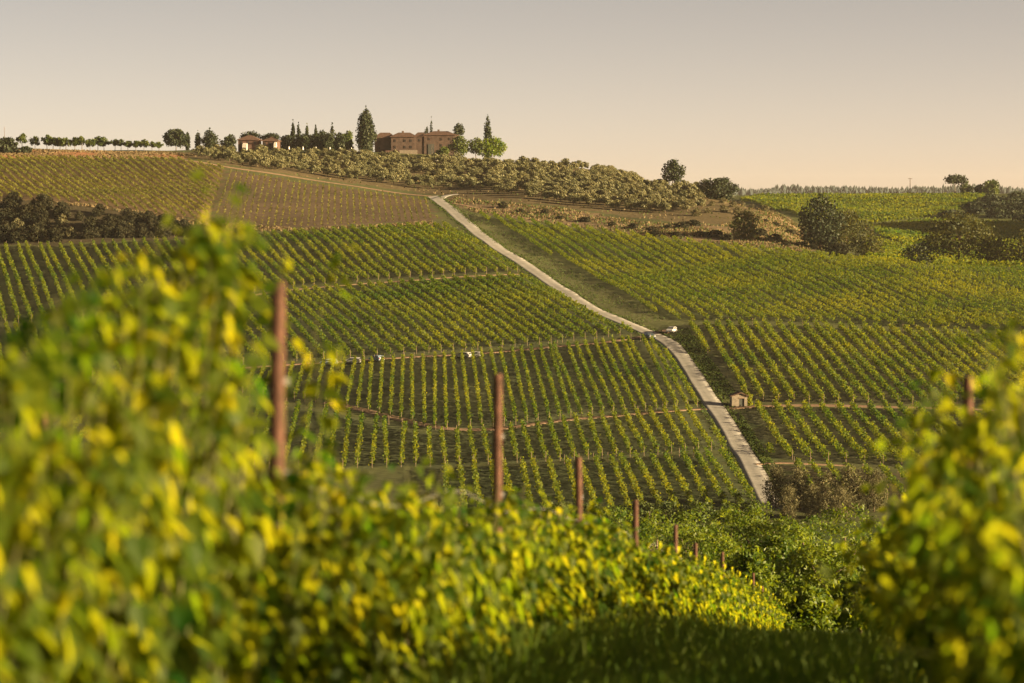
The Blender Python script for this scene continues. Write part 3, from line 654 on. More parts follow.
tree_px('oak_tree', 'round oak, highest on the right skyline', 'tree', 991, 196, 17, 20, Y=1660, kind='round', leaf='tree_leaf', clear=0.02, n=1100, size=0.65)
tree_px('round_tree', 'low tree left of the round skyline oak', 'tree', 979, 196, 12, 12, Y=1665, kind='round', leaf='dark_leaf', clear=0.02, n=600, size=0.62)
dk = [(975, 214, 14, 28), (1000, 218, 18, 34), (1025, 224, 26, 34), (990, 206, 12, 26), (1015, 208, 18, 30), (950, 218, 8, 24), (1045, 216, 26, 34)]
dl = ['dark hedge tree at the left end of the shaded right clump', 'wide dark tree in the middle of the shaded right clump', 'tall dark tree low in the shaded right clump at the picture edge', 'small dark tree at the top of the shaded right clump', 'dark tree behind the clump at the right edge below the skyline', 'low dark bush trailing left from the shaded right clump', 'dark tree beyond the right picture edge']
for (u, vb, hp, wp), lab in zip(dk, dl):
    tree_px('hedge_tree', lab, 'tree', u, vb, hp, wp, kind='round', leaf='dark_leaf', clear=0.0, n=1300, size=0.6, group='shaded trees at the right')

# small bushes along the foot of the far right field
# olive grove
olive0 = tree('olive_tree', 'small silver green olive tree in the grove on the sunny slope right of the villa', 'tree', P(560, 190), 3.6, 4.2, leaf='olive_leaf', clear=0.12, n=800, size=0.23, group='olive trees of the hill grove', nl=7, limbs=3)
olive1 = tree('olive_tree', 'small silver green olive tree in the grove on the sunny slope right of the villa', 'tree', P(575, 190), 3.4, 3.9, leaf='olive_leaf', clear=0.10, n=760, size=0.23, group='olive trees of the hill grove', nl=8, limbs=3)
SPOTS = []
def grove(region, slope, sx, sy, label, group, jit=0.6, keep=0.93, sc=(0.85, 1.3)):
    pg = poly(subdiv(region, 4)); d = np.array([slope, 1.]); d /= np.linalg.norm(d); n = np.array([d[1], -d[0]])
    q = pg @ n; p = pg @ d
    for a in np.arange(q.min(), q.max(), sx):
        for b in np.arange(p.min(), p.max(), sy):
            xy = d * (b + random.gauss(0, jit)) + n * (a + random.gauss(0, jit))
            if not inside(pg, xy[:1], xy[1:2])[0] or random.random() > keep: continue
            s = random.uniform(*sc); SPOTS.append(((xy[0], xy[1], float(ground_z(*xy))), (s * random.uniform(.85, 1.15), s * random.uniform(.85, 1.15), s), random.random() * 6, label, group))
grove([(520, 166), (600, 170), (660, 184), (700, 193), (705, 212), (640, 214), (560, 203), (500, 196), (480, 190), (500, 168)], 0.35, 6.2, 7.4, 'small silver green olive tree in the grove on the sunny slope right of the villa', 'olive trees of the hill grove')
grove([(190, 154), (300, 155), (440, 160), (510, 166), (492, 190), (440, 190), (360, 181), (300, 173), (230, 164)], 0.25, 5.6, 6.4, 'small olive tree on the terrace slope below the villa', 'olive trees below the villa', keep=0.9, sc=(0.55, 1.25))
SPOTS.sort(key=lambda q: q[0][1] / q[1][2])
for q in SPOTS[:296]: copies(random.choice((olive0, olive1)), *q)
def olive_rest():
    src = [next(c for c in o.children if c.name.startswith('crown')).data for o in (olive0, olive1)]
    arr = []
    for me in src:
        a = np.zeros(len(me.vertices) * 3, np.float32); me.vertices.foreach_get('co', a); arr.append(a.reshape(-1, 3))
    V = []
    for k, (loc, sc, rz, _, _) in enumerate(SPOTS[296:]):
        v = arr[k % 2] * np.array(sc); c, s_ = math.cos(rz), math.sin(rz)
        V.append(np.stack([v[:, 0] * c - v[:, 1] * s_, v[:, 0] * s_ + v[:, 1] * c, v[:, 2]], -1) + np.array(loc))
    V = np.concatenate(V)
    o = link_mesh('olive_grove', np_mesh('olive_grove', V, np.arange(len(V)).reshape(-1, 4), M['olive_leaf'])); tag(o, 'mass of small olive trees high on the hill below the villa', 'olive trees', kind='stuff')
if len(SPOTS) > 296: olive_rest()
print('olives', len(SPOTS))

# ------------------------------------------------------------------ shrubs on the banks
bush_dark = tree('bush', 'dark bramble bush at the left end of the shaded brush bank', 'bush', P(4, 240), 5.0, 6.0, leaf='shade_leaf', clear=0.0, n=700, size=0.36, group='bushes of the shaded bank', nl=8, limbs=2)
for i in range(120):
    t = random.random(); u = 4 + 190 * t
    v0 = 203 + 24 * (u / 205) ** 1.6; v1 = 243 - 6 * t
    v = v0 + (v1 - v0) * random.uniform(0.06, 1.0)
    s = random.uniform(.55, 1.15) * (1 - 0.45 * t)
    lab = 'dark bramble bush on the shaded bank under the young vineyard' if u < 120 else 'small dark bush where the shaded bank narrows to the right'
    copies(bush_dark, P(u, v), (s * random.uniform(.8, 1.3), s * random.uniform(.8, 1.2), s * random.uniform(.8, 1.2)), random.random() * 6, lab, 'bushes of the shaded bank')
brush0 = tree('bush', 'pale dry bush standing out on the left part of the shaded bank', 'bush', P(18, 232), 4.6, 4.0, leaf='brush_leaf', clear=0.0, n=420, size=0.32, group='pale bushes of the shaded bank', nl=8, limbs=3)
for (u, v, s, lab) in [(62, 228, 1.0, 'pale dry bush in the middle of the shaded bank'), (88, 230, .9, 'pale dry bush right of the middle of the shaded bank'), (70, 238, .8, 'low pale bush at the foot of the shaded bank'), (35, 241, .8, 'low dry bush at the left foot of the shaded bank'), (130, 233, .7, 'small dry bush near the narrow end of the shaded bank')]:
    copies(brush0, P(u, v), s, random.random() * 6, lab, 'pale bushes of the shaded bank')
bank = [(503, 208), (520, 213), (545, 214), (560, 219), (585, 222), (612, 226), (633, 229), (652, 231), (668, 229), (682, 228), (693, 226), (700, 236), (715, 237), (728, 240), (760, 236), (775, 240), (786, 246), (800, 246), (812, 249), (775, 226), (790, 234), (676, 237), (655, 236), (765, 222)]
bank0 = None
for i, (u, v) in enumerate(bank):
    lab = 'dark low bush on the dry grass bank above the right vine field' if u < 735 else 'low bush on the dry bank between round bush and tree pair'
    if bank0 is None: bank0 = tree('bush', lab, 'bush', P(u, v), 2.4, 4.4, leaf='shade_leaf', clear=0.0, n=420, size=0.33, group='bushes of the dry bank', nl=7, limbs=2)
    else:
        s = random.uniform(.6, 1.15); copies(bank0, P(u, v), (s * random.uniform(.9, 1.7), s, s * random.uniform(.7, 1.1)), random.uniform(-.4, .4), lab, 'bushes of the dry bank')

gold = [(690, 200), (700, 205), (712, 206), (722, 203), (733, 207), (742, 205), (752, 208), (708, 213), (724, 212), (738, 214), (750, 216), (684, 210), (696, 216), (765, 212), (758, 221)]
for i, (u, v) in enumerate(gold):
    s = random.uniform(.5, .85)
    copies(brush0, P(u, v), (s * 1.25, s * 1.2, s * .75), random.random() * 6, 'golden dry bush on the hill shoulder below the wide oak', 'golden bushes of the hill shoulder')
def tufts(name, label, region, n, h, mat, wdt=0.25, clump=1, ymin=455):
    pg = poly(subdiv(region, 4), ymin=ymin); lo, hi = pg.min(0), pg.max(0)
    Q = lo + (hi - lo) * rng.random((n * 6, 2)); Q = Q[inside(pg, Q[:, 0], Q[:, 1])]
    keep = (np.sin(Q[:, 0] / 6.3 + np.sin(Q[:, 1] / 9.)) + np.sin(Q[:, 1] / 5.1 + Q[:, 0] / 13.) + rng.normal(size=len(Q)) * .8) > -0.6
    Q = Q[keep][:n]; n = len(Q)
    z = ground_z(Q[:, 0], Q[:, 1]); a = rng.random(n) * 6.28; ww = wdt * (0.6 + .8 * rng.random(n)); hh = h * (0.5 + rng.random(n))
    dx, dy = np.cos(a) * ww, np.sin(a) * ww; lx, ly = rng.normal(size=n) * .25 * hh, rng.normal(size=n) * .25 * hh
    V = np.stack([np.stack([Q[:, 0] - dx, Q[:, 1] - dy, z - .05], -1), np.stack([Q[:, 0] + dx, Q[:, 1] + dy, z - .05], -1),
                  np.stack([Q[:, 0] + dx * .6 + lx, Q[:, 1] + dy * .6 + ly, z + hh], -1), np.stack([Q[:, 0] - dx * .6 + lx, Q[:, 1] - dy * .6 + ly, z + hh * .85], -1)], 1).reshape(-1, 3)
    o = link_mesh(name, np_mesh(name, V, np.arange(4 * n).reshape(n, 4), mat)); tag(o, label, 'grass', kind='stuff')
tufts('dry_grass', 'brown dry grass on the bank above the right field', COVER_EXTRA[2][0], 14000, 0.55, M['dry_grass'], 0.24)
tufts('dry_grass', 'orange dry grass under the hilltop tree line', COVER_EXTRA[0][0], 4500, 0.4, M['dry_grass'], 0.35)
tufts('dry_grass', 'dry grass between the olive trees', COVER_EXTRA[1][0], 12000, 0.5, M['dry_grass'], 0.3)
tufts('bank_grass', 'greenish grass mixed into the dry bank', COVER_EXTRA[2][0], 9000, 0.5, M['verge_grass'], 0.25)
tufts('grove_grass', 'green grass under the olive trees', COVER_EXTRA[1][0], 9000, 0.45, M['verge_grass'], 0.28)
tufts('verge_grass', 'green grass on the road verge', COVER_EXTRA[4][0], 6000, 0.22, M['verge_grass'], 0.13)
tufts('verge_grass', 'green grass on the verge above the stone hut', COVER_EXTRA[5][0], 3500, 0.22, M['verge_grass'], 0.13)
tufts('verge_grass', 'green grass on the verge below the stone hut', COVER_EXTRA[6][0], 2500, 0.22, M['verge_grass'], 0.13)
tufts('verge_grass', 'pale grass strip along the top of the shaded bank', [(-40, 198.5), (0, 198.5), (90, 204.5), (150, 213.5), (205, 222), (300, 229), (430, 222), (440, 226), (230, 233), (200, 226), (90, 207), (-40, 201)], 2200, 0.5, M['dry_grass'], 0.3)

def road_edge():
    pts = [P(u, v) for u, v in ROAD]; d = np.concatenate([[0], np.cumsum([(b - a).length for a, b in zip(pts, pts[1:])])])
    n = 5200; t = rng.random(n) * d[-1]; x = np.interp(t, d, [p.x for p in pts]); y = np.interp(t, d, [p.y for p in pts])
    dx = np.interp(t + 1, d, [p.x for p in pts]) - np.interp(t - 1, d, [p.x for p in pts]); dy = np.interp(t + 1, d, [p.y for p in pts]) - np.interp(t - 1, d, [p.y for p in pts]); l = np.hypot(dx, dy) + 1e-6
    o_ = np.where(rng.random(n) < .5, 1, -1) * (2.25 + np.abs(rng.normal(size=n)) * .7); x = x + dy / l * o_; y = y - dx / l * o_
    z = ground_z(x, y) + .12; C = np.stack([x, y, z], -1)
    V, Fq = leaf_quads(C, .16 + .2 * rng.random(n)); ob = link_mesh('road_edge_grass', np_mesh('road_edge_grass', V, Fq, M['verge_grass'])); tag(ob, 'ragged grass along both edges of the white road', 'grass', kind='stuff')
road_edge()
# ------------------------------------------------------------------ brown brush and green trees in the valley
bb = tree('brush', 'brown feathery bush covering the lower end of the road', 'bush', P(776, 508), 7.6, 5.0, leaf='brush_leaf', clear=0.0, n=5200, size=0.12, group='brown bushes at the valley bottom', nl=18, limbs=6, shell=0.1)
for (u, v, s, lab) in [(800, 510, 1.05, 'tall brown feathery bush right of the road end'), (826, 512, .95, 'brown bush in the middle of the valley brush'), (850, 512, 1.1, 'brown bush behind the right foreground vines'), (874, 512, 1.0, 'rightmost brown bush of the valley brush'), (812, 518, .8, 'low brown bush in front of the valley brush'), (788, 519, .8, 'low brown bush below the road end'), (840, 520, .8, 'low dark brown bush above the green treetops')]:
    copies(bb, P(u, v), s, random.random() * 6, lab, 'brown bushes at the valley bottom')
bb2 = tree('brush', 'low green bush at the foot of the shortest vine rows', 'bush', P(700, 522), 3.6, 6.0, leaf='tree_leaf', clear=0.0, n=1500, size=0.2, group='green bushes at the valley bottom', nl=10, limbs=3)
for u in (640, 668, 730, 752, 560, 590, 615, 520, 480, 440, 400, 360):
    copies(bb2, P(u, 521), (1, 1, random.uniform(.6, 1.0)), random.random() * 6, 'low green bush at the foot of the valley vine rows', 'green bushes at the valley bottom')

def ash_tree(name, label, u, vtop, wpx, Y, group, n=6500, size=0.14):
    """tree with leafy sprays in flat tiers"""
    vtop -= 18; x = ray(u, vtop)[0] * Y; z0 = float(ground_z(x, Y)); h = zv(vtop, Y) - z0; wd = wpx * 1.15 / ppm(Y)
    root = empty(name, (x, Y, z0), label, 'tree', group)
    trunk_mb(h * .7, max(.12, h * .02), 6, wd * .3, int(u * 7)).build('trunk', M['bark'], root, smooth=True)
    L = lobes(h * .02, h * .98, wd, 'round', 16)
    Cs, Ns = [], []
    sprays = 100
    B = np.array(L); vol = B[:, 3] * B[:, 4]; k = rng.choice(len(B), sprays, p=vol / vol.sum()); d = unit(sprays); d[:, 2] = np.abs(d[:, 2]) * 1.0 - 0.25
    c = B[k, :3] + d * B[k, 3:] * (0.75 + .35 * rng.random((sprays, 1)))
    m = n // sprays
    r = wd * .078
    for i in range(sprays):
        a = rng.normal(size=(m, 3)) * np.array([r, r, r * .38]); a[:, 2] -= 0.25 * (a[:, 0] ** 2 + a[:, 1] ** 2) / r
        Cs.append(c[i] + a); Ns.append(np.tile(np.array([0, -.2, 0.5]) + 0.5 * d[i], (m, 1)))
    V, Fq = leaf_quads(np.concatenate(Cs), size * (.6 + .8 * rng.random(m * sprays)), normal=np.concatenate(Ns), aspect=0.5)
    link_mesh('crown', np_mesh('crown', V, Fq, M['ash_leaf']), root)
for a in [('green bushy tree nearest the grass lane', 823, 556, 88, 165), ('round green tree between the last row posts and the nearest tree', 778, 545, 52, 185), ('leafy green tree below the road end', 760, 514, 74, 240), ('leafy green tree below the brown brush', 800, 524, 62, 232),
          ('leafy green tree beside the right foreground vines', 848, 516, 70, 236), ('low green tree behind the seventh row post', 700, 528, 64, 225), ('low green tree behind the middle row posts', 655, 522, 60, 250), ('green tree half hidden by the right vines', 880, 560, 70, 170),
          ('small green tree left of the nearest bushy tree', 745, 560, 50, 150), ('low green tree at the lane end', 800, 600, 60, 140), ('dark green tree filling the valley behind the lane', 860, 590, 60, 150), ('low green tree behind the foreground row', 722, 545, 60, 200), ('wide green tree below the lowest vine rows', 690, 516, 70, 262), ('leafy green tree under the short vine rows', 728, 516, 60, 255), ('green tree behind the right vine leaves', 900, 530, 80, 220), ('low leafy tree behind the fourth row post', 615, 520, 70, 270), ('green tree among the valley trees beside the lane', 790, 538, 60, 205)]:
    ash_tree('broadleaf_tree', *a, 'green trees in the valley')

# ------------------------------------------------------------------ far wooded ridge
def far_wood():
    n = 5200
    Y = rng.uniform(4300, 5000, n); s = rng.uniform(-0.02, 0.24, n); X = s * Y
    n2 = 420; Y2 = rng.uniform(2900, 3100, n2); s2 = rng.uniform(0.168, 0.24, n2)
    Y = np.concatenate([Y, Y2]); X = np.concatenate([X, s2 * Y2])
    z = ground_z(X, Y); N_ = len(Y)
    h = rng.uniform(6, 14, N_) * (0.75 + .35 * np.sin(X / 23.) * np.sin(X / 61. + 1) + .25 * np.sin(X / 9.)); h = np.clip(h, 2.5, 17); r = h * rng.uniform(.2, .45, N_)
    Vs, Fs = [], []
    ring = [(0, 1.0), (.35, .85), (.7, .42), (1.0, .02)]; m = 6
    V = np.zeros((N_, len(ring) * m, 3))
    for i, (t, q) in enumerate(ring):
        for k in range(m):
            a = 2 * math.pi * k / m + i * .5
            jit = 1 + .25 * rng.normal(size=N_)
            V[:, i * m + k] = np.stack([X + np.cos(a) * r * q * jit, Y + np.sin(a) * r * q * jit, z - .5 + h * t], -1)
    f = []
    for i in range(len(ring) - 1):
        for k in range(m): f.append((i*m+k, i*m+(k+1) % m, (i+1)*m+(k+1) % m, (i+1)*m+k))
    f = np.array(f); Fq = (f[None] + (np.arange(N_) * len(ring) * m)[:, None, None]).reshape(-1, 4)
    o = link_mesh('far_wood', np_mesh('far_wood', V.reshape(-1, 3), Fq, M['far_wood'])); tag(o, 'haze-tinted blue grey conifer wood along the far ridge', 'wood', kind='stuff')
far_wood()

# ------------------------------------------------------------------ buildings on the hill
def hip_roof(mb, x0, x1, y0, y1, z0, z1, inset=None, ov=0.5, th=0.25):
    x0 -= ov; x1 += ov; y0 -= ov; y1 += ov; ym = (y0 + y1) / 2; ii = (y1 - y0) / 2 if inset is None else inset
    vs = [(x0,y0,z0),(x1,y0,z0),(x1,y1,z0),(x0,y1,z0),(x0+ii,ym,z1),(x1-ii,ym,z1),(x0,y0,z0-th),(x1,y0,z0-th),(x1,y1,z0-th),(x0,y1,z0-th)]
    mb.add(vs, [(0,1,5,4),(1,2,5),(2,3,4,5),(3,0,4),(0,6,7,1),(1,7,8,2),(2,8,9,3),(3,9,6,0),(6,9,8,7)])
def window(root, x, y, z, w, h, name='window'):
    fr = MB().box(x - w/2 - .12, x + w/2 + .12, y - .10, y - .02, z - .12, z + h + .12).build(name, M['plaster'], root)
    MB().box(x - w/2, x + w/2, y - .13, y - .08, z, z + h).build('pane', M['dark'], fr)
def villa():
    b = P(417, 153); Yv = 1262.; q = ppm(Yv); gx = ray(417, 150)[0] * Yv
    g = Vector((gx, Yv, float(ground_z(gx, Yv)) - 0.3))
    root = empty('villa', g, 'long reddish stone villa with tiled hip roofs on the hilltop', 'villa', rz=R(-3))
    X = lambda u: ray(u, 145)[0] * Yv - g.x
    Zz = lambda v: zv(v, Yv) - g.z
    zb = -2.5
    blocks = [('left_wing', 374, 393, 2.5, 11, 137.5, 132.2), ('main', 391, 415, 0, 12, 136.4, 132.2), ('link', 414.8, 424.2, 0.8, 12.5, 136.0, 132.0), ('right', 424, 455, 0.5, 13, 134.8, 130.8)]
    for i, (nm, u0, u1, y0, y1, ve, vr) in enumerate(blocks):
        wl_ = MB().box(X(u0), X(u1), y0, y1, zb - .01 * i, Zz(ve)).build('wall', M['brick'], root)
        rf = MB(); hip_roof(rf, X(u0), X(u1), y0, y1, Zz(ve) + .02 * i, Zz(vr), inset=min((y1 - y0) / 2, (X(u1) - X(u0)) * .3)); ro = rf.build('roof', M['roof'], root)
        if i in (1, 3):
            cx = X(u0) + (X(u1) - X(u0)) * .4
            MB().box(cx, cx + .9, (y0+y1)/2 - .5, (y0+y1)/2 + .4, Zz(vr) - 1.2, Zz(vr) + .7).build('chimney', M['brick'], ro)
        nwin = max(1, int((u1 - u0) / 8))
        for k in range(nwin):
            xx = X(u0) + (X(u1) - X(u0)) * (k + .5) / nwin
            for zz in (Zz(ve) - 2.4, Zz(ve) - 5.2):
                if i == 2 and zz < Zz(ve) - 3: continue
                window(root, xx + (k % 2) * .8, y0, zz, 0.75, 1.05)
    MB().box(X(400.5), X(418), -5, -4.4, -3.2, Zz(150.2)).build('garden_wall', M['stone'], root)
    MB().box(X(386), X(401), -3.5, -0.02, -3.2, Zz(150.5)).build('porch', M['roof'], root)
    MB().box(X(428), X(434), 0.30, 0.47, zb, Zz(144)).build('door', M['door'], root)
villa()
def farmhouse(label, u0, u1, ve, vr, Yv, mat, gable=None):
    um = (u0 + u1) / 2; gx = ray(um, 149)[0] * Yv; g = Vector((gx, Yv, float(ground_z(gx, Yv)) - .3))
    root = empty('farmhouse', g, label, 'house', rz=R(-4))
    X = lambda u: ray(u, 145)[0] * Yv - g.x
    Zz = lambda v: zv(v, Yv) - g.z
    MB().box(X(u0), X(u1), 0, 8, -1.5, Zz(ve)).build('wall', M[mat], root)
    rf = MB(); hip_roof(rf, X(u0), X(u1), 0, 8, Zz(ve), Zz(vr)); ro = rf.build('roof', M['roof'], root)
    if gable:
        ga, gb, gt = gable
        MB().prism([(-2.2, -1.5), (-.02, -1.5), (-.02, Zz(gt)), (-2.2, Zz(gt) - .8)], X(ga), X(gb)).build('porch', M['white'], root)
        window(root, (X(ga) + X(gb)) / 2, -2.2, .8, 1.0, 1.4)
    for k in range(3):
        window(root, X(u0) + (X(u1) - X(u0)) * (k + .5) / 3, 0, Zz(ve) - 2.0, .8, 1.2)
farmhouse('reddish farmhouse with a white porch and brown roof', 238, 258.5, 139.5, 134.8, 1238, 'plaster', (243, 247.5, 143))
farmhouse('small pink house under the umbrella pine beside the parasols', 262.5, 277.5, 140.5, 136.5, 1236, 'plaster', (274.5, 277, 142))
# long low white building far behind the left tree line
def small_shed():
    b = P(436.5, 160.5); root = empty('shed', b, 'tiny pale pink shed in the olive grove below the villa', 'shed')
    MB().box(-1.6, 1.6, -1.2, 1.2, -.4, 2.0).build('wall', M['white'], root)
    rf = MB(); hip_roof(rf, -1.6, 1.6, -1.2, 1.2, 2.0, 2.7, ov=.2, th=.1); rf.build('roof', M['roof'], root)
    MB().box(-.4, .4, -1.26, -1.21, 0, 1.7).build('door', M['door'], root)
small_shed()
# folded parasols and poles
pr = None
pl = ['white folded parasol beside the small pink house', 'white folded parasol left of the clump of conifers', 'white folded parasol under the ragged spruce', 'white folded parasol under the slim spires', 'white folded parasol under the broad pointed spruce', 'white folded parasol right of the broad spruce', 'white folded parasol nearest the tall cypress']
for (u, lab) in zip((275, 289, 303, 316, 330, 340, 351.5), pl):
    Y = 1228; x = ray(u, 150)[0] * Y; b = Vector((x, Y, float(ground_z(x, Y))))
    if pr is None:
        pr = empty('parasol', b, lab, 'parasol', 'folded parasols on the terrace')
        MB().tube([(0, 0, -.2), (0, 0, 3.0)], .05, 6).build('pole', M['steel'], pr)
        MB().tube([(0, 0, .7), (0, 0, 1.2), (0, 0, 2.4), (0, 0, 2.9)], [.34, .38, .22, .06], 8).build('canopy', M['cloth'], pr, smooth=True)
    else: copies(pr, b, 1, 0, lab, 'folded parasols on the terrace')
def pole(u, vb, vt, Y, label, arm=False, r=.09):
    x = ray(u, vb)[0] * Y; z0 = float(ground_z(x, Y)); h = zv(vt, Y) - z0
    root = empty('utility_pole', (x, Y, z0), label, 'pole')
    MB().tube([(0, 0, -.5), (0, 0, h * .5), (0, 0, h)], [r * 1.2, r, r * .75], 7).build('shaft', M['bark'], root)
    if arm:
        MB().box(-1.3, 1.3, -.1, .1, h - .5, h - .25).build('crossarm', M['bark'], root)
        for k in (-1.1, 0, 1.1): MB().tube([(k, 0, h - .25), (k, 0, h + .1)], .08, 6).build('insulator', M['steel'], root)
pole(910, 195, 178, 1700, 'tall pole with a crossarm on the right skyline', True, .22)
pole(897, 195, 188, 1705, 'short thin pole on the right skyline', False, .12)
pole(4.5, 150, 127, 1185, 'thin pole above the left end of the tree line', False, .1)
pole(349.7, 160, 149, 1195, 'thin pole in the olive grove below the parasols', False, .1)
pole(432, 160, 145, 1205, 'thin pole in front of the villa wall', False, .1)
pole(262, 160, 147, 1205, 'thin pole below the small pink house', False, .09)
hd = MB()
def hedge():
    Y = 1222; u = np.linspace(262, 366, 700); uu = rng.uniform(262, 366, 2600)
    x = (uu - CX) / F_PX * Y; y = Y + rng.uniform(-.7, .7, 2600); z = ground_z(x, y) + rng.random(2600) * 1.5
    g = Vector((x.mean(), Y, float(ground_z(x.mean(), Y))))
    root = empty('hedge', g, 'long clipped dark hedge under the white parasols', 'hedge')
    V, Fq = leaf_quads(np.stack([x, y, z], -1) - np.array(g), .3); link_mesh('foliage', np_mesh('foliage', V, Fq, M['dark_leaf']), root)
hedge()

# ------------------------------------------------------------------ stone hut, cars
def hut():
    b = P(739.5, 406.5); q = ppm(b.y); wd = 15.5 / q
    root = empty('stone_hut', b, 'small stone hut with dark doorway and tiled roof beside the road', 'hut', rz=0.06)
    w2 = wd / 2; H = 10.2 / q
    m = MB(); d0, d1, dh = -.1, 1.0, H * .78
    m.box(-w2, d0, -.15, .15, -.4, H).box(d1, w2, -.15, .15, -.4, H).box(d0, d1, -.15, .15, dh, H)
    m.box(-w2, -w2 + .3, .15, 3.0, -.4, H).box(w2 - .3, w2, .15, 3.0, -.4, H).box(-w2, w2, 3.0, 3.3, -.4, H)
    m.add([(-w2, -.15, H), (w2, -.15, H), (w2*.12, -.15, H + .55), (-w2, .15, H), (w2, .15, H), (w2*.12, .15, H + .55)], [(0,1,2),(3,5,4),(0,2,5,3),(1,4,5,2)])
    m.build('wall', M['stone'], root)
    MB().box(d0, d1, .02, .08, -.1, dh).build('door', M['door'], root)
    r = MB(); o = .35; pk = H + .72
    r.prism([(-.45, 0), (3.6, 0), (3.6, .14), (-.45, .14)], 0, 1)
    r = MB()
    for sx in (-1, 1):
        xa, xb = w2*.12, sx * (w2 + o)
        r.add([(xa, -.5, pk), (xb, -.5, H - .02), (xb, 3.6, H - .02), (xa, 3.6, pk), (xa, -.5, pk + .14), (xb, -.5, H + .12), (xb, 3.6, H + .12), (xa, 3.6, pk + .14)],
              [(0,1,2,3),(4,7,6,5),(0,4,5,1),(1,5,6,2),(2,6,7,3),(3,7,4,0)])
    r.build('roof', M['roof'], root)
    MB().box(d0 - .1, d1 + .1, -.24, -.152, dh + .02, dh + .22).build('lintel', M['end_post'], root)
    bc = Vector((b.x + w2 + 0.2, b.y + 1.2, 0)); bc.z = float(ground_z(bc.x, bc.y))
    tree('bush', 'golden green bush against the right corner of the stone hut', 'bush', bc, 2.9, 2.4, leaf='row_leaf', clear=0, n=600, size=.2, nl=7, limbs=2)
hut()
def car(label, loc, rz, paint, van=False, group=None):
    root = empty('parked_car', loc, label, 'car', group, rz)
    L, W = (4.6, 1.85) if van else (4.1, 1.72)
    if van: prof = [(-L/2, .35), (L/2, .35), (L/2, .95), (L/2-.15, 1.05), (L/2-.95, 1.2), (L/2-1.55, 1.85), (-L/2+.1, 1.9), (-L/2, 1.7)]
    else: prof = [(-L/2, .32), (L/2, .32), (L/2+.02, .65), (L/2-.2, .86), (L/2-1.05, .97), (L/2-1.75, 1.42), (-L/2+1.2, 1.47), (-L/2+.35, 1.38), (-L/2+.02, .95)]
    m = MB(); ins = [(y * .985, z) for y, z in prof]
    n = len(prof)
    def sx(z): return W/2 * (1 if z < .95 else 1 - .16 * (z - .95) / .5 * (0.5 if van else 1))
    vs = [(-sx(z), y, z) for y, z in prof] + [(sx(z), y, z) for y, z in prof]
    m.add(vs, [(i, n+i, n+(i+1) % n, (i+1) % n) for i in range(n)] + [tuple(range(n)), tuple(reversed(range(n, 2*n)))])
    body = m.build('body', M[paint], root)
    bv = body.modifiers.new('bevel', 'BEVEL'); bv.width = .06; bv.segments = 2
    zt = 1.75 if van else 1.38
    zs = 1.12 if van else .98
    y0, y1 = (-L/2+.4, L/2-1.35) if van else (-L/2+.55, L/2-1.35)
    for s in (-1, 1):
        g = MB(); xa, xb = s * (sx(zs) + .012), s * (sx(zt) + .012)
        g.add([(xa, y0, zs), (xa, y1 + .1, zs), (xb, y1 - .4, zt - .04), (xb, y0 + .2, zt - .04)], [(0,1,2,3)] if s > 0 else [(3,2,1,0)]); g.build('side_window', M['glass'], root)
        for y in (-L/2+.75, L/2-.75):
            t = MB().tube([(s * (W/2 - .2), y, .32), (s * (W/2 + .02), y, .32)], .32, 14).build('wheel', M['tyre'], root)
            MB().tube([(s * (W/2 + .02), y, .32), (s * (W/2 + .035), y, .32)], .19, 10).build('rim', M['steel'], t)
        MB().box(s*W*.36 - .18, s*W*.36 + .18, L/2 - .02, L/2 + .05, .62, .78).build('headlight', M['lamp_glass'], root)
        MB().box(s*W*.40 - .12, s*W*.40 + .12, -L/2 - .05, -L/2 + .02, .72, .95).build('tail_light', M['red_glass'], root)
    yr, zr = (L/2-.95, 1.2) if van else (L/2-1.05, .97); yt, ztp = (L/2-1.55, 1.85) if van else (L/2-1.75, 1.42)
    def lerp(t): return yr + (yt-yr)*t, zr + (ztp-zr)*t
    (ya, za), (yb, zb_) = lerp(.1), lerp(.9)
    MB().add([(-sx(za)*.92, ya+.02, za+.02), (sx(za)*.92, ya+.02, za+.02), (sx(zb_)*.9, yb+.02, zb_+.02), (-sx(zb_)*.9, yb+.02, zb_+.02)], [(0,1,2,3)]).build('windscreen', M['glass'], root)
    yq = -L/2 + (.02 if van else .1)
    MB().add([(-W*.38, yq-.035, 1.08), (W*.38, yq-.035, 1.08), (W*.34, yq+(.04 if van else .19), zt-.08), (-W*.34, yq+(.04 if van else .19), zt-.08)], [(0,1,2,3)]).build('rear_window', M['glass'], root)
    return root
car('dark blue grey car parked at the left road edge on the bend', P(649.5, 339) + Vector((0, 0, .12)), R(200), 'paint_blue')
car('white car parked on the dirt spot right of the road bend', P(671.5, 333.2) + Vector((0, 0, .15)), R(160), 'paint_white')
for u, v, pc, rz, lab in [(463, 358.6, 'paint_white', 60, 'white car on the dirt track behind the steep rows, left of a second white car'), (472.5, 358, 'paint_white', 75, 'second white car on the dirt track, nearer the road'),
                          (376.5, 361.8, 'paint_grey', 40, 'pale blue car on the dirt track behind the steep rows'), (352, 364, 'paint_white', 80, 'white car between pale blue cars on the dirt track'), (329, 365.5, 'paint_grey', 85, 'pale blue car at the left end of the dirt track')]:
    car(lab, P(u, v) + Vector((0, 0, .1)), R(rz), pc, group='cars along the dirt track')

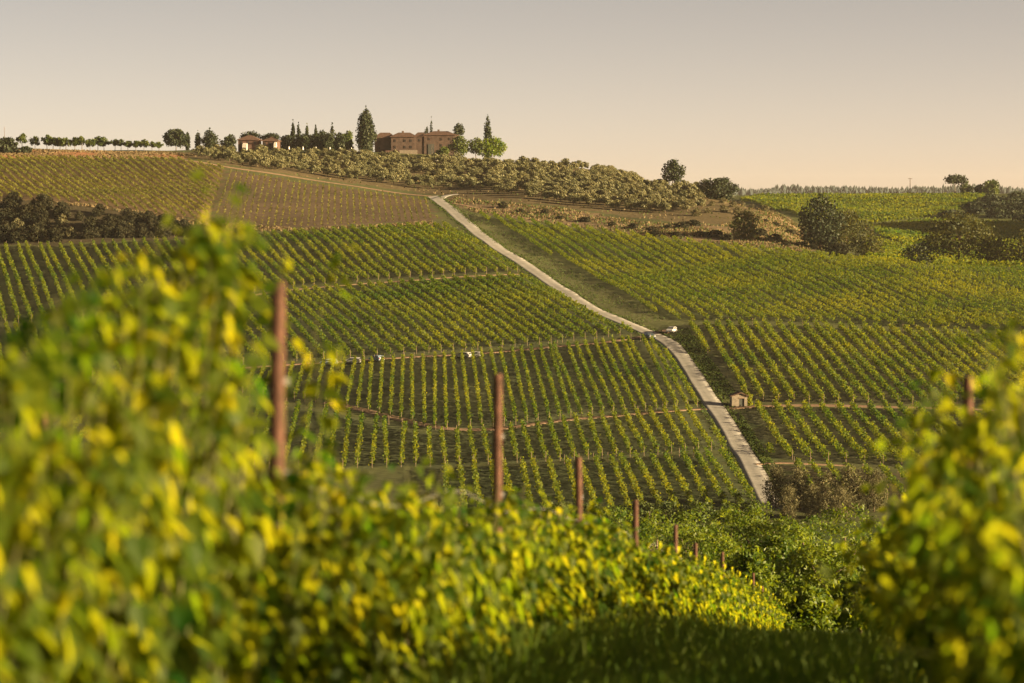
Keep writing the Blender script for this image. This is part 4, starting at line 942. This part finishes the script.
# ------------------------------------------------------------------ foreground vineyard
KX = 0.12
ROWS = {'left': -2.86, 'right': 0.80, 'second': -6.4, 'third': 4.4}
def rx(row, Y): return ROWS[row] + KX * Y
LT = np.array([[0, 9.4], [360, 0]])
SIL_L = [(-400, 345), (0, 345), (60, 312), (110, 280), (160, 265), (205, 238), (228, 300), (240, 430), (268, 465), (305, 445), (325, 445), (345, 448), (380, 455), (410, 464), (450, 472), (500, 485), (560, 497), (600, 512), (640, 535), (680, 548), (720, 562), (760, 588), (790, 612), (830, 630)]
def vine_h(row, Y):
    g = float(ground_z(rx(row, Y), Y))
    if row == 'left':
        u = CX + F_PX * rx(row, Y) / Y
        v = np.interp(u, [a for a, b in SIL_L], [b for a, b in SIL_L])
        return float(np.clip(zv(v, Y) - g - 0.03, 1.15, 2.8))
    if row == 'right': return float(np.interp(Y, [8, 13, 15.5, 17, 20, 23, 30, 100], [1.75, 2.1, 1.7, 1.3, 1.3, 1.6, 1.6, 1.5]))
    return 1.4
def leaf_mesh_arrays(C, size, nrm, down):
    """two-sided folded vine leaves: base, four lobes, tip"""
    n = len(C)
    y = down + 0.55 * unit(n); y /= np.linalg.norm(y, axis=1, keepdims=True)
    z = nrm - (nrm * y).sum(1, keepdims=True) * y; z /= np.linalg.norm(z, axis=1, keepdims=True) + 1e-9
    x = np.cross(y, z); s = np.reshape(size, (-1, 1))
    T = [(0, 0, 0), (-.26, -.14, .06), (-.46, .26, .13), (-.25, .64, .10), (0, 1.05, -.08), (.25, .64, .10), (.46, .26, .13), (.26, -.14, .06)]
    V = np.stack([C + (x * a + y * b + z * c) * s for a, b, c in T], 1).reshape(-1, 3)
    f = np.array([(0, 1, 2, 3), (0, 3, 4, 4), (0, 5, 6, 7)])
    f = np.array([(0, 3, 2, 1), (0, 4, 3, 0), (0, 7, 6, 5)])
    fan = np.array([(0, 1, 2), (0, 2, 3), (0, 3, 4), (0, 4, 5), (0, 5, 6), (0, 6, 7)])
    Fq = (fan[None] + (np.arange(n) * 8)[:, None, None]).reshape(-1, 3)
    return V, Fq
def vine_parts(h, nshoot=13, per=22, lat=0.30, lean=0.0, leafsize=0.132, along=1.0, bushy=1.0, lo=.62):
    """leaf positions of one vine relative to its foot; row runs along +y (later turned)"""
    C, Nn, D, S, canes = [], [], [], [], []
    for i in range(nshoot):
        y0 = rng.uniform(-.5, .5) * along; x0 = rng.normal() * .05; z0 = rng.uniform(.15, .8)
        top = h * rng.uniform(lo, 1.03); dx = rng.normal() * lat + lean; dy = rng.normal() * .18
        t = np.linspace(0, 1, 7)
        px = x0 + dx * t ** 1.5; py = y0 + dy * t; pz = z0 + (top - z0) * t - 0.25 * abs(dx) * t ** 3
        canes.append([(px[j], py[j], pz[j]) for j in range(7)])
        tt = rng.random(per) ** .9; side = rng.random(per) * 6.283; rr = .05 + .16 * rng.random(per) * bushy * (1.1 - .6 * tt)
        c = np.stack([np.interp(tt, t, px) + np.cos(side) * rr, np.interp(tt, t, py) + np.sin(side) * rr, np.interp(tt, t, pz) + rng.normal(size=per) * .03], -1)
        C.append(c); S.append(leafsize * (1.15 - .55 * tt) * (.75 + .5 * rng.random(per)))
        out = np.stack([np.cos(side), np.sin(side), np.full(per, .55)], -1); Nn.append(out + .5 * unit(per))
        D.append(np.stack([np.cos(side) * .6, np.sin(side) * .6, np.full(per, -1.1) + 1.0 * (tt > .9)], -1))
    # low skirt of leaves round the trunk head
    return np.concatenate(C), np.concatenate(S), np.concatenate(Nn), np.concatenate(D), canes
def build_vine(loc, h, label, group, **k):
    root = empty('grapevine', loc, label, 'grapevine', group, rz=-math.atan(KX))
    C, S, Nn, D, canes = vine_parts(h, **k)
    V, Fq = leaf_mesh_arrays(C, S, Nn, D)
    link_mesh('foliage', np_mesh('foliage', V, Fq, M['vine_leaf']), root)
    t = MB(); q = rng.normal(size=4) * .04
    t.tube([(0, 0, -.15), (q[0], q[1], .3), (q[2], q[3], .6), (0, 0, .75)], [.045, .035, .03, .03], 7)
    t.tube([(0, -.5, .74), (0, 0, .72), (0, .5, .76)], [.014, .022, .014], 6)
    t.build('trunk', M['bark'], root, smooth=True)
    cm = MB()
    for c in canes: cm.tube(c, [.006, .006, .005, .005, .004, .003, .002], 4)
    cm.build('shoots', M['cane'], root)
    return root
M['cane'] = noisemat('green_cane', (0.05, 0.06, 0.015), (0.09, 0.09, 0.02), 8, .6, 0)
def foot(row, Y, dx=0.0):
    x = rx(row, Y) + dx; return Vector((x, Y, float(ground_z(x, Y))))
POST_Y = [14, 22.5, 29.6, 37.2, 45.6, 51.4, 62, 81, 88.5, 96]
POST_U = [272, 496, 580, 635.5, 676, 696, 723, 754, 762, 769]
POST_V = [281, 374, 457, 500, 525, 543, 552, 573, 586, 596]
near_words = ['by the left picture edge', 'left of the nearest rusty post', 'at the nearest rusty post', 'between the two nearest rusty posts', 'at the second rusty post', 'between second and third rusty posts', 'past the third rusty post', 'towards the lower end of the row']
def left_label(Y):
    u = CX + F_PX * rx('left', Y) / Y
    k = 0 if u < 90 else 1 if u < 245 else 2 if u < 300 else 3 if u < 450 else 4 if u < 520 else 5 if u < 575 else 6 if u < 640 else 7
    return 'sunlit grapevine of the left foreground row ' + near_words[k]
protos = {}
Y = 7.6; i = 0
while Y < 108:
    near = Y < 34
    h = vine_h('left', Y)
    if near:
        build_vine(foot('left', Y), h, left_label(Y), 'grapevines of the left foreground row', nshoot=20 if Y < 16.5 else 15, per=22, lat=.20, lo=.74 if Y < 16.5 else .62)
    else:
        j = i % 4
        if ('l', j) not in protos: protos[('l', j)] = build_vine(foot('left', Y), 1.55, left_label(Y), 'grapevines of the left foreground row', nshoot=12, per=24, lat=.2)
        else: copies(protos[('l', j)], foot('left', Y), (1, 1, h / 1.55), -math.atan(KX) + (math.pi if i % 8 > 3 else 0), left_label(Y), 'grapevines of the left foreground row')
    Y += 0.95 + rng.normal() * .05; i += 1
def right_label(Y):
    return 'shaded grapevine of the right foreground row ' + ('nearest the camera at the right edge' if Y < 14 else 'in front of the right rusty post' if Y < 19 else 'just behind the right rusty post' if Y < 26 else 'further down the slope')
Y = 3.5; i = 0
while Y < 100:
    h = vine_h('right', Y) * (1 + .08 * rng.normal())
    if Y < 30:
        build_vine(foot('right', Y), h, right_label(Y), 'grapevines of the right foreground row', nshoot=17, per=23, lat=.30 if Y > 9 else .14, lean=-.10 if Y > 9 else .15)
    else:
        j = i % 4
        if ('r', j) not in protos: protos[('r', j)] = build_vine(foot('right', Y), 1.55, right_label(Y), 'grapevines of the right foreground row', nshoot=16, per=24, lat=.28, lean=-.05)
        else: copies(protos[('r', j)], foot('right', Y), (1, 1, h / 1.55), -math.atan(KX), right_label(Y), 'grapevines of the right foreground row')
    Y += 0.95 + rng.normal() * .05; i += 1
Y = 18.0; i = 0
while Y < 60:
    copies(protos[('l', i % 4)], foot('second', Y), (1, 1, .92), -math.atan(KX), 'grapevine of the hidden second row behind the left foreground row', 'grapevines of the second row')
    Y += 1.0; i += 1
Y = 6.0; i = 0
while Y < 70:
    copies(protos[('r', i % 4)], foot('third', Y), (1, 1, 1.05), -math.atan(KX), 'grapevine of the next row hidden behind the right foreground row', 'grapevines of the third row')
    Y += 1.0; i += 1
# long shoots that stick out above the rows
def long_shoot(u, vtop, Y, vbase, label, row, n=16, ls=.115, bend=0.0):
    # a vigorous vine of the row whose main shoot reaches (u, vtop)
    sx, sz = ray(u, vtop); top = Vector((sx * Y, Y, sz * Y)); f = foot(row, Y)
    zb = zv(vbase, Y)
    root = empty('grapevine', f, label, 'grapevine', 'tall shoots of the foreground rows')
    a = Vector((top.x + bend, Y, zb)) - f; b = top - f
    pts = [Vector((0, 0, .6)), Vector((a.x * .6, 0, (.6 + a.z) / 2)), a, a.lerp(b, .5) + Vector((bend * .3, 0.02, 0)), b]
    pl = [(0, 0, -.1), (0.01, 0, .3)] + [tuple(p) for p in pts]
    MB().tube(pl, [.014, .012, .007, .005, .004, .003, .002], 5).build('shoot', M['cane'], root)
    A = np.array([tuple(p) for p in pts]); t0 = np.linspace(0, 1, len(pts)); tt = .35 + .65 * rng.random(n)
    c = np.stack([np.interp(tt, t0, A[:, k]) for k in range(3)], -1); side = rng.random(n) * 6.283; rr = .03 + .08 * rng.random(n)
    c += np.stack([np.cos(side) * rr, np.sin(side) * rr, np.zeros(n)], -1)
    V, Fq = leaf_mesh_arrays(c, ls * (1.15 - .6 * tt) * (.8 + .4 * rng.random(n)), np.stack([np.cos(side), np.sin(side), np.full(n, .5)], -1) + .5 * unit(n), np.stack([np.cos(side) * .7, np.sin(side) * .7, np.full(n, -.5)], -1))
    link_mesh('foliage', np_mesh('foliage', V, Fq, M['vine_leaf']), root)
extra_sh = [(214, 188, 12.5, 300), (228, 204, 12.8, 310), (202, 222, 12.4, 310), (35, 318, 10.0, 380), (52, 300, 10.3, 370), (96, 268, 11.0, 340), (110, 285, 11.2, 350), (145, 262, 11.8, 330), (178, 246, 12.2, 320), (192, 214, 12.4, 300), (236, 226, 12.8, 310), (204, 250, 12.6, 330), (318, 320, 15.2, 440), (18, 352, 9.8, 410), (128, 300, 11.5, 360), (66, 330, 10.5, 390), (165, 290, 12.0, 350)]
for k_, (u, vt, Y_, vb) in enumerate(extra_sh):
    long_shoot(u, vt, Y_, vb, 'upright leafy shoot standing above the left foreground canopy ' + ('near the picture edge' if u < 100 else 'left of the nearest post' if u < 270 else 'right of the nearest post'), 'left', 24 if 195 < u < 235 else 20, .13, rng.uniform(-.06, .06))
for (u, vt, Y_) in [(1003, 308, 14.0), (1017, 312, 13.6), (1012, 345, 13.6), (930, 400, 15.4)]:
    long_shoot(u, vt, Y_, 440, 'slim upright shoot of the right foreground row by the right post', 'right', 15, .12, rng.uniform(-.05, .05))
for a in [(222, 172, 12.9, 300, 'tallest leafy shoot of the left foreground row, reaching into the brown plot', 'left', 24, .12, -.05), (212, 228, 12.3, 330, 'dense leafy shoot just left of the tallest shoot', 'left', 30, .125, 0), (345, 240, 16.2, 420, 'slanting shoot with a leaf cluster right of the nearest post', 'left', 10, .13, -.22), (282, 238, 14.5, 340, 'thin shoot rising right above the nearest rusty post', 'left', 12, .115, .0),
          (130, 255, 11.6, 330, 'leafy shoot above the middle of the left canopy', 'left', 14, .11, .05), (75, 288, 10.6, 360, 'leafy shoot above the left canopy near the picture edge', 'left', 14, .11, .03), (160, 225, 12.0, 320, 'slim shoot between the left canopy and the tallest shoot', 'left', 10, .11, -.03), (8, 345, 9.6, 420, 'leafy shoot at the left picture edge', 'left', 14, .115, 0),
          (952, 290, 15.5, 430, 'tall thin shoot of the right row left of the right post', 'right', 9, .11, -.03), (1010, 330, 13.5, 430, 'leafy shoot of the right row at the picture edge', 'right', 18, .12, 0), (1004, 345, 14.0, 440, 'dense leafy shoot right of the right rusty post', 'right', 18, .12, 0), (920, 410, 15.0, 490, 'shoot drooping left of the right rusty post', 'right', 18, .12, .0), (905, 430, 15.0, 500, 'lowest shoot hanging out over the grass lane', 'right', 16, .12, .15), (885, 480, 15.5, 560, 'leafy shoot at the left side of the right row', 'right', 16, .11, .1)]:
    long_shoot(*a)
# posts
def post(loc, top_z, r, label, group):
    root = empty('vineyard_post', loc, label, 'post', group)
    h = top_z - loc.z; a = rng.normal(size=2) * .012
    MB().tube([(0, 0, -.4), (a[0] * .5, a[1] * .5, h * .5), (a[0], a[1], h - .02), (a[0], a[1], h)], [r * 1.04, r, r * .97, r * .8], 12).build('shaft', M['post'], root, smooth=False)
    m = MB()
    for k in (.45, .62, .8):
        m.box(a[0] + r * .8, a[0] + r + .012, -.008, .008, h * k, h * k + .03)
    m.build('wire_clip', M['steel'], root)
ordw = ['nearest and tallest', 'second', 'third', 'fourth', 'fifth', 'sixth', 'seventh', 'eighth', 'ninth', 'farthest']
for Yp, u, v, wd in zip(POST_Y, POST_U, POST_V, ordw):
    sx, sz = ray(u, v); x = sx * Yp
    post(Vector((x, Yp, float(ground_z(x, Yp)))), sz * Yp, .037, wd + ' rusty brown post down the left foreground row', 'posts of the left foreground row')
sx, sz = ray(967, 376); post(Vector((sx * 19.5, 19.5, float(ground_z(sx * 19.5, 19.5)))), sz * 19.5, .036, 'rusty brown post rising from the right foreground row', 'posts of the right foreground row')
sx, sz = ray(44, 402); post(Vector((sx * 22, 22, float(ground_z(sx * 22, 22)))), sz * 22, .036, 'dark post half hidden behind leaves at the far left', 'posts of the second row')

# trellis wires
def wire(row, hgt, label, y0, y1):
    Y = np.arange(y0, y1, 1.0); x = rx(row, Y); z = ground_z(x, Y) + hgt
    g = Vector((x[0], Y[0], z[0]))
    o = MB().tube([(a - g.x, b - g.y, c - g.z) for a, b, c in zip(x, Y, z)], .0018, 4).build('trellis_wire', M['steel']); o.location = g
    tag(o, label, 'wire')
wire('left', 1.0, 'lower trellis wire of the left foreground row', 7, 104); wire('left', 1.5, 'upper trellis wire of the left foreground row', 7, 104)
wire('right', 1.0, 'lower trellis wire of the right foreground row', 7, 90); wire('right', 1.5, 'upper trellis wire of the right foreground row', 7, 90)
# grass of the lane
def lane_grass():
    n = 42000
    Y = 10 + 85 * rng.random(n) ** 1.6; X = -1.03 + KX * Y + rng.normal(size=n) * 1.25
    z = ground_z(X, Y); a = rng.random(n) * 6.28; wdt = .008 + Y * .00018; h = rng.uniform(.08, .34, n) * (1 + .5 * np.sin(X * 2) * np.sin(Y * .8))
    dx, dy = np.cos(a) * wdt, np.sin(a) * wdt; lx, ly = rng.normal(size=n) * .4 * h, rng.normal(size=n) * .4 * h
    V = np.stack([np.stack([X - dx, Y - dy, z - .02], -1), np.stack([X + dx, Y + dy, z - .02], -1), np.stack([X + lx, Y + ly, z + h], -1)], 1).reshape(-1, 3)
    o = link_mesh('lane_grass', np_mesh('lane_grass', V, np.arange(3 * n).reshape(n, 3), M['lane_grass'])); tag(o, 'long green grass in the lane between the foreground vine rows', 'grass', kind='stuff')
lane_grass()
def row_weeds():
    n = 12000
    Y = 12 + 85 * rng.random(n) ** 1.5; X = rx('left', Y) + .15 + rng.normal(size=n) * .28
    z = ground_z(X, Y); a = rng.random(n) * 6.28; wdt = .014 + Y * .0002; h = rng.uniform(.15, .6, n)
    dx, dy = np.cos(a) * wdt, np.sin(a) * wdt; lx, ly = rng.normal(size=n) * .35 * h, rng.normal(size=n) * .35 * h
    V = np.stack([np.stack([X - dx, Y - dy, z - .02], -1), np.stack([X + dx, Y + dy, z - .02], -1), np.stack([X + lx, Y + ly, z + h], -1)], 1).reshape(-1, 3)
    o = link_mesh('row_weeds', np_mesh('row_weeds', V, np.arange(3 * n).reshape(n, 3), M['lane_grass'])); tag(o, 'tall weeds under the left foreground vine row', 'weeds', kind='stuff')
row_weeds()

# ------------------------------------------------------------------ air
def haze():
    me = bpy.data.meshes.new('haze')
    x, y0, y1, z0, z1 = 4700., -110., 7300., -75., 64.
    mb = MB().box(-x, x, y0, y1, z0, z1)
    me.from_pydata(mb.v, [], mb.f); m = bpy.data.materials.new('haze_air'); m.use_nodes = True; nt = m.node_tree
    nt.nodes.clear(); out = nt.nodes.new('ShaderNodeOutputMaterial'); pv = nt.nodes.new('ShaderNodeVolumePrincipled')
    pv.inputs['Color'].default_value = (0.93, 0.9, 0.86, 1); pv.inputs['Density'].default_value = HAZE; pv.inputs['Anisotropy'].default_value = 0.3
    nt.links.new(pv.outputs[0], out.inputs['Volume']); me.materials.append(m)
    o = link_mesh('haze', me); tag(o, 'thin warm evening haze over the valley', 'haze', kind='stuff')
HAZE = 0.000026
haze()
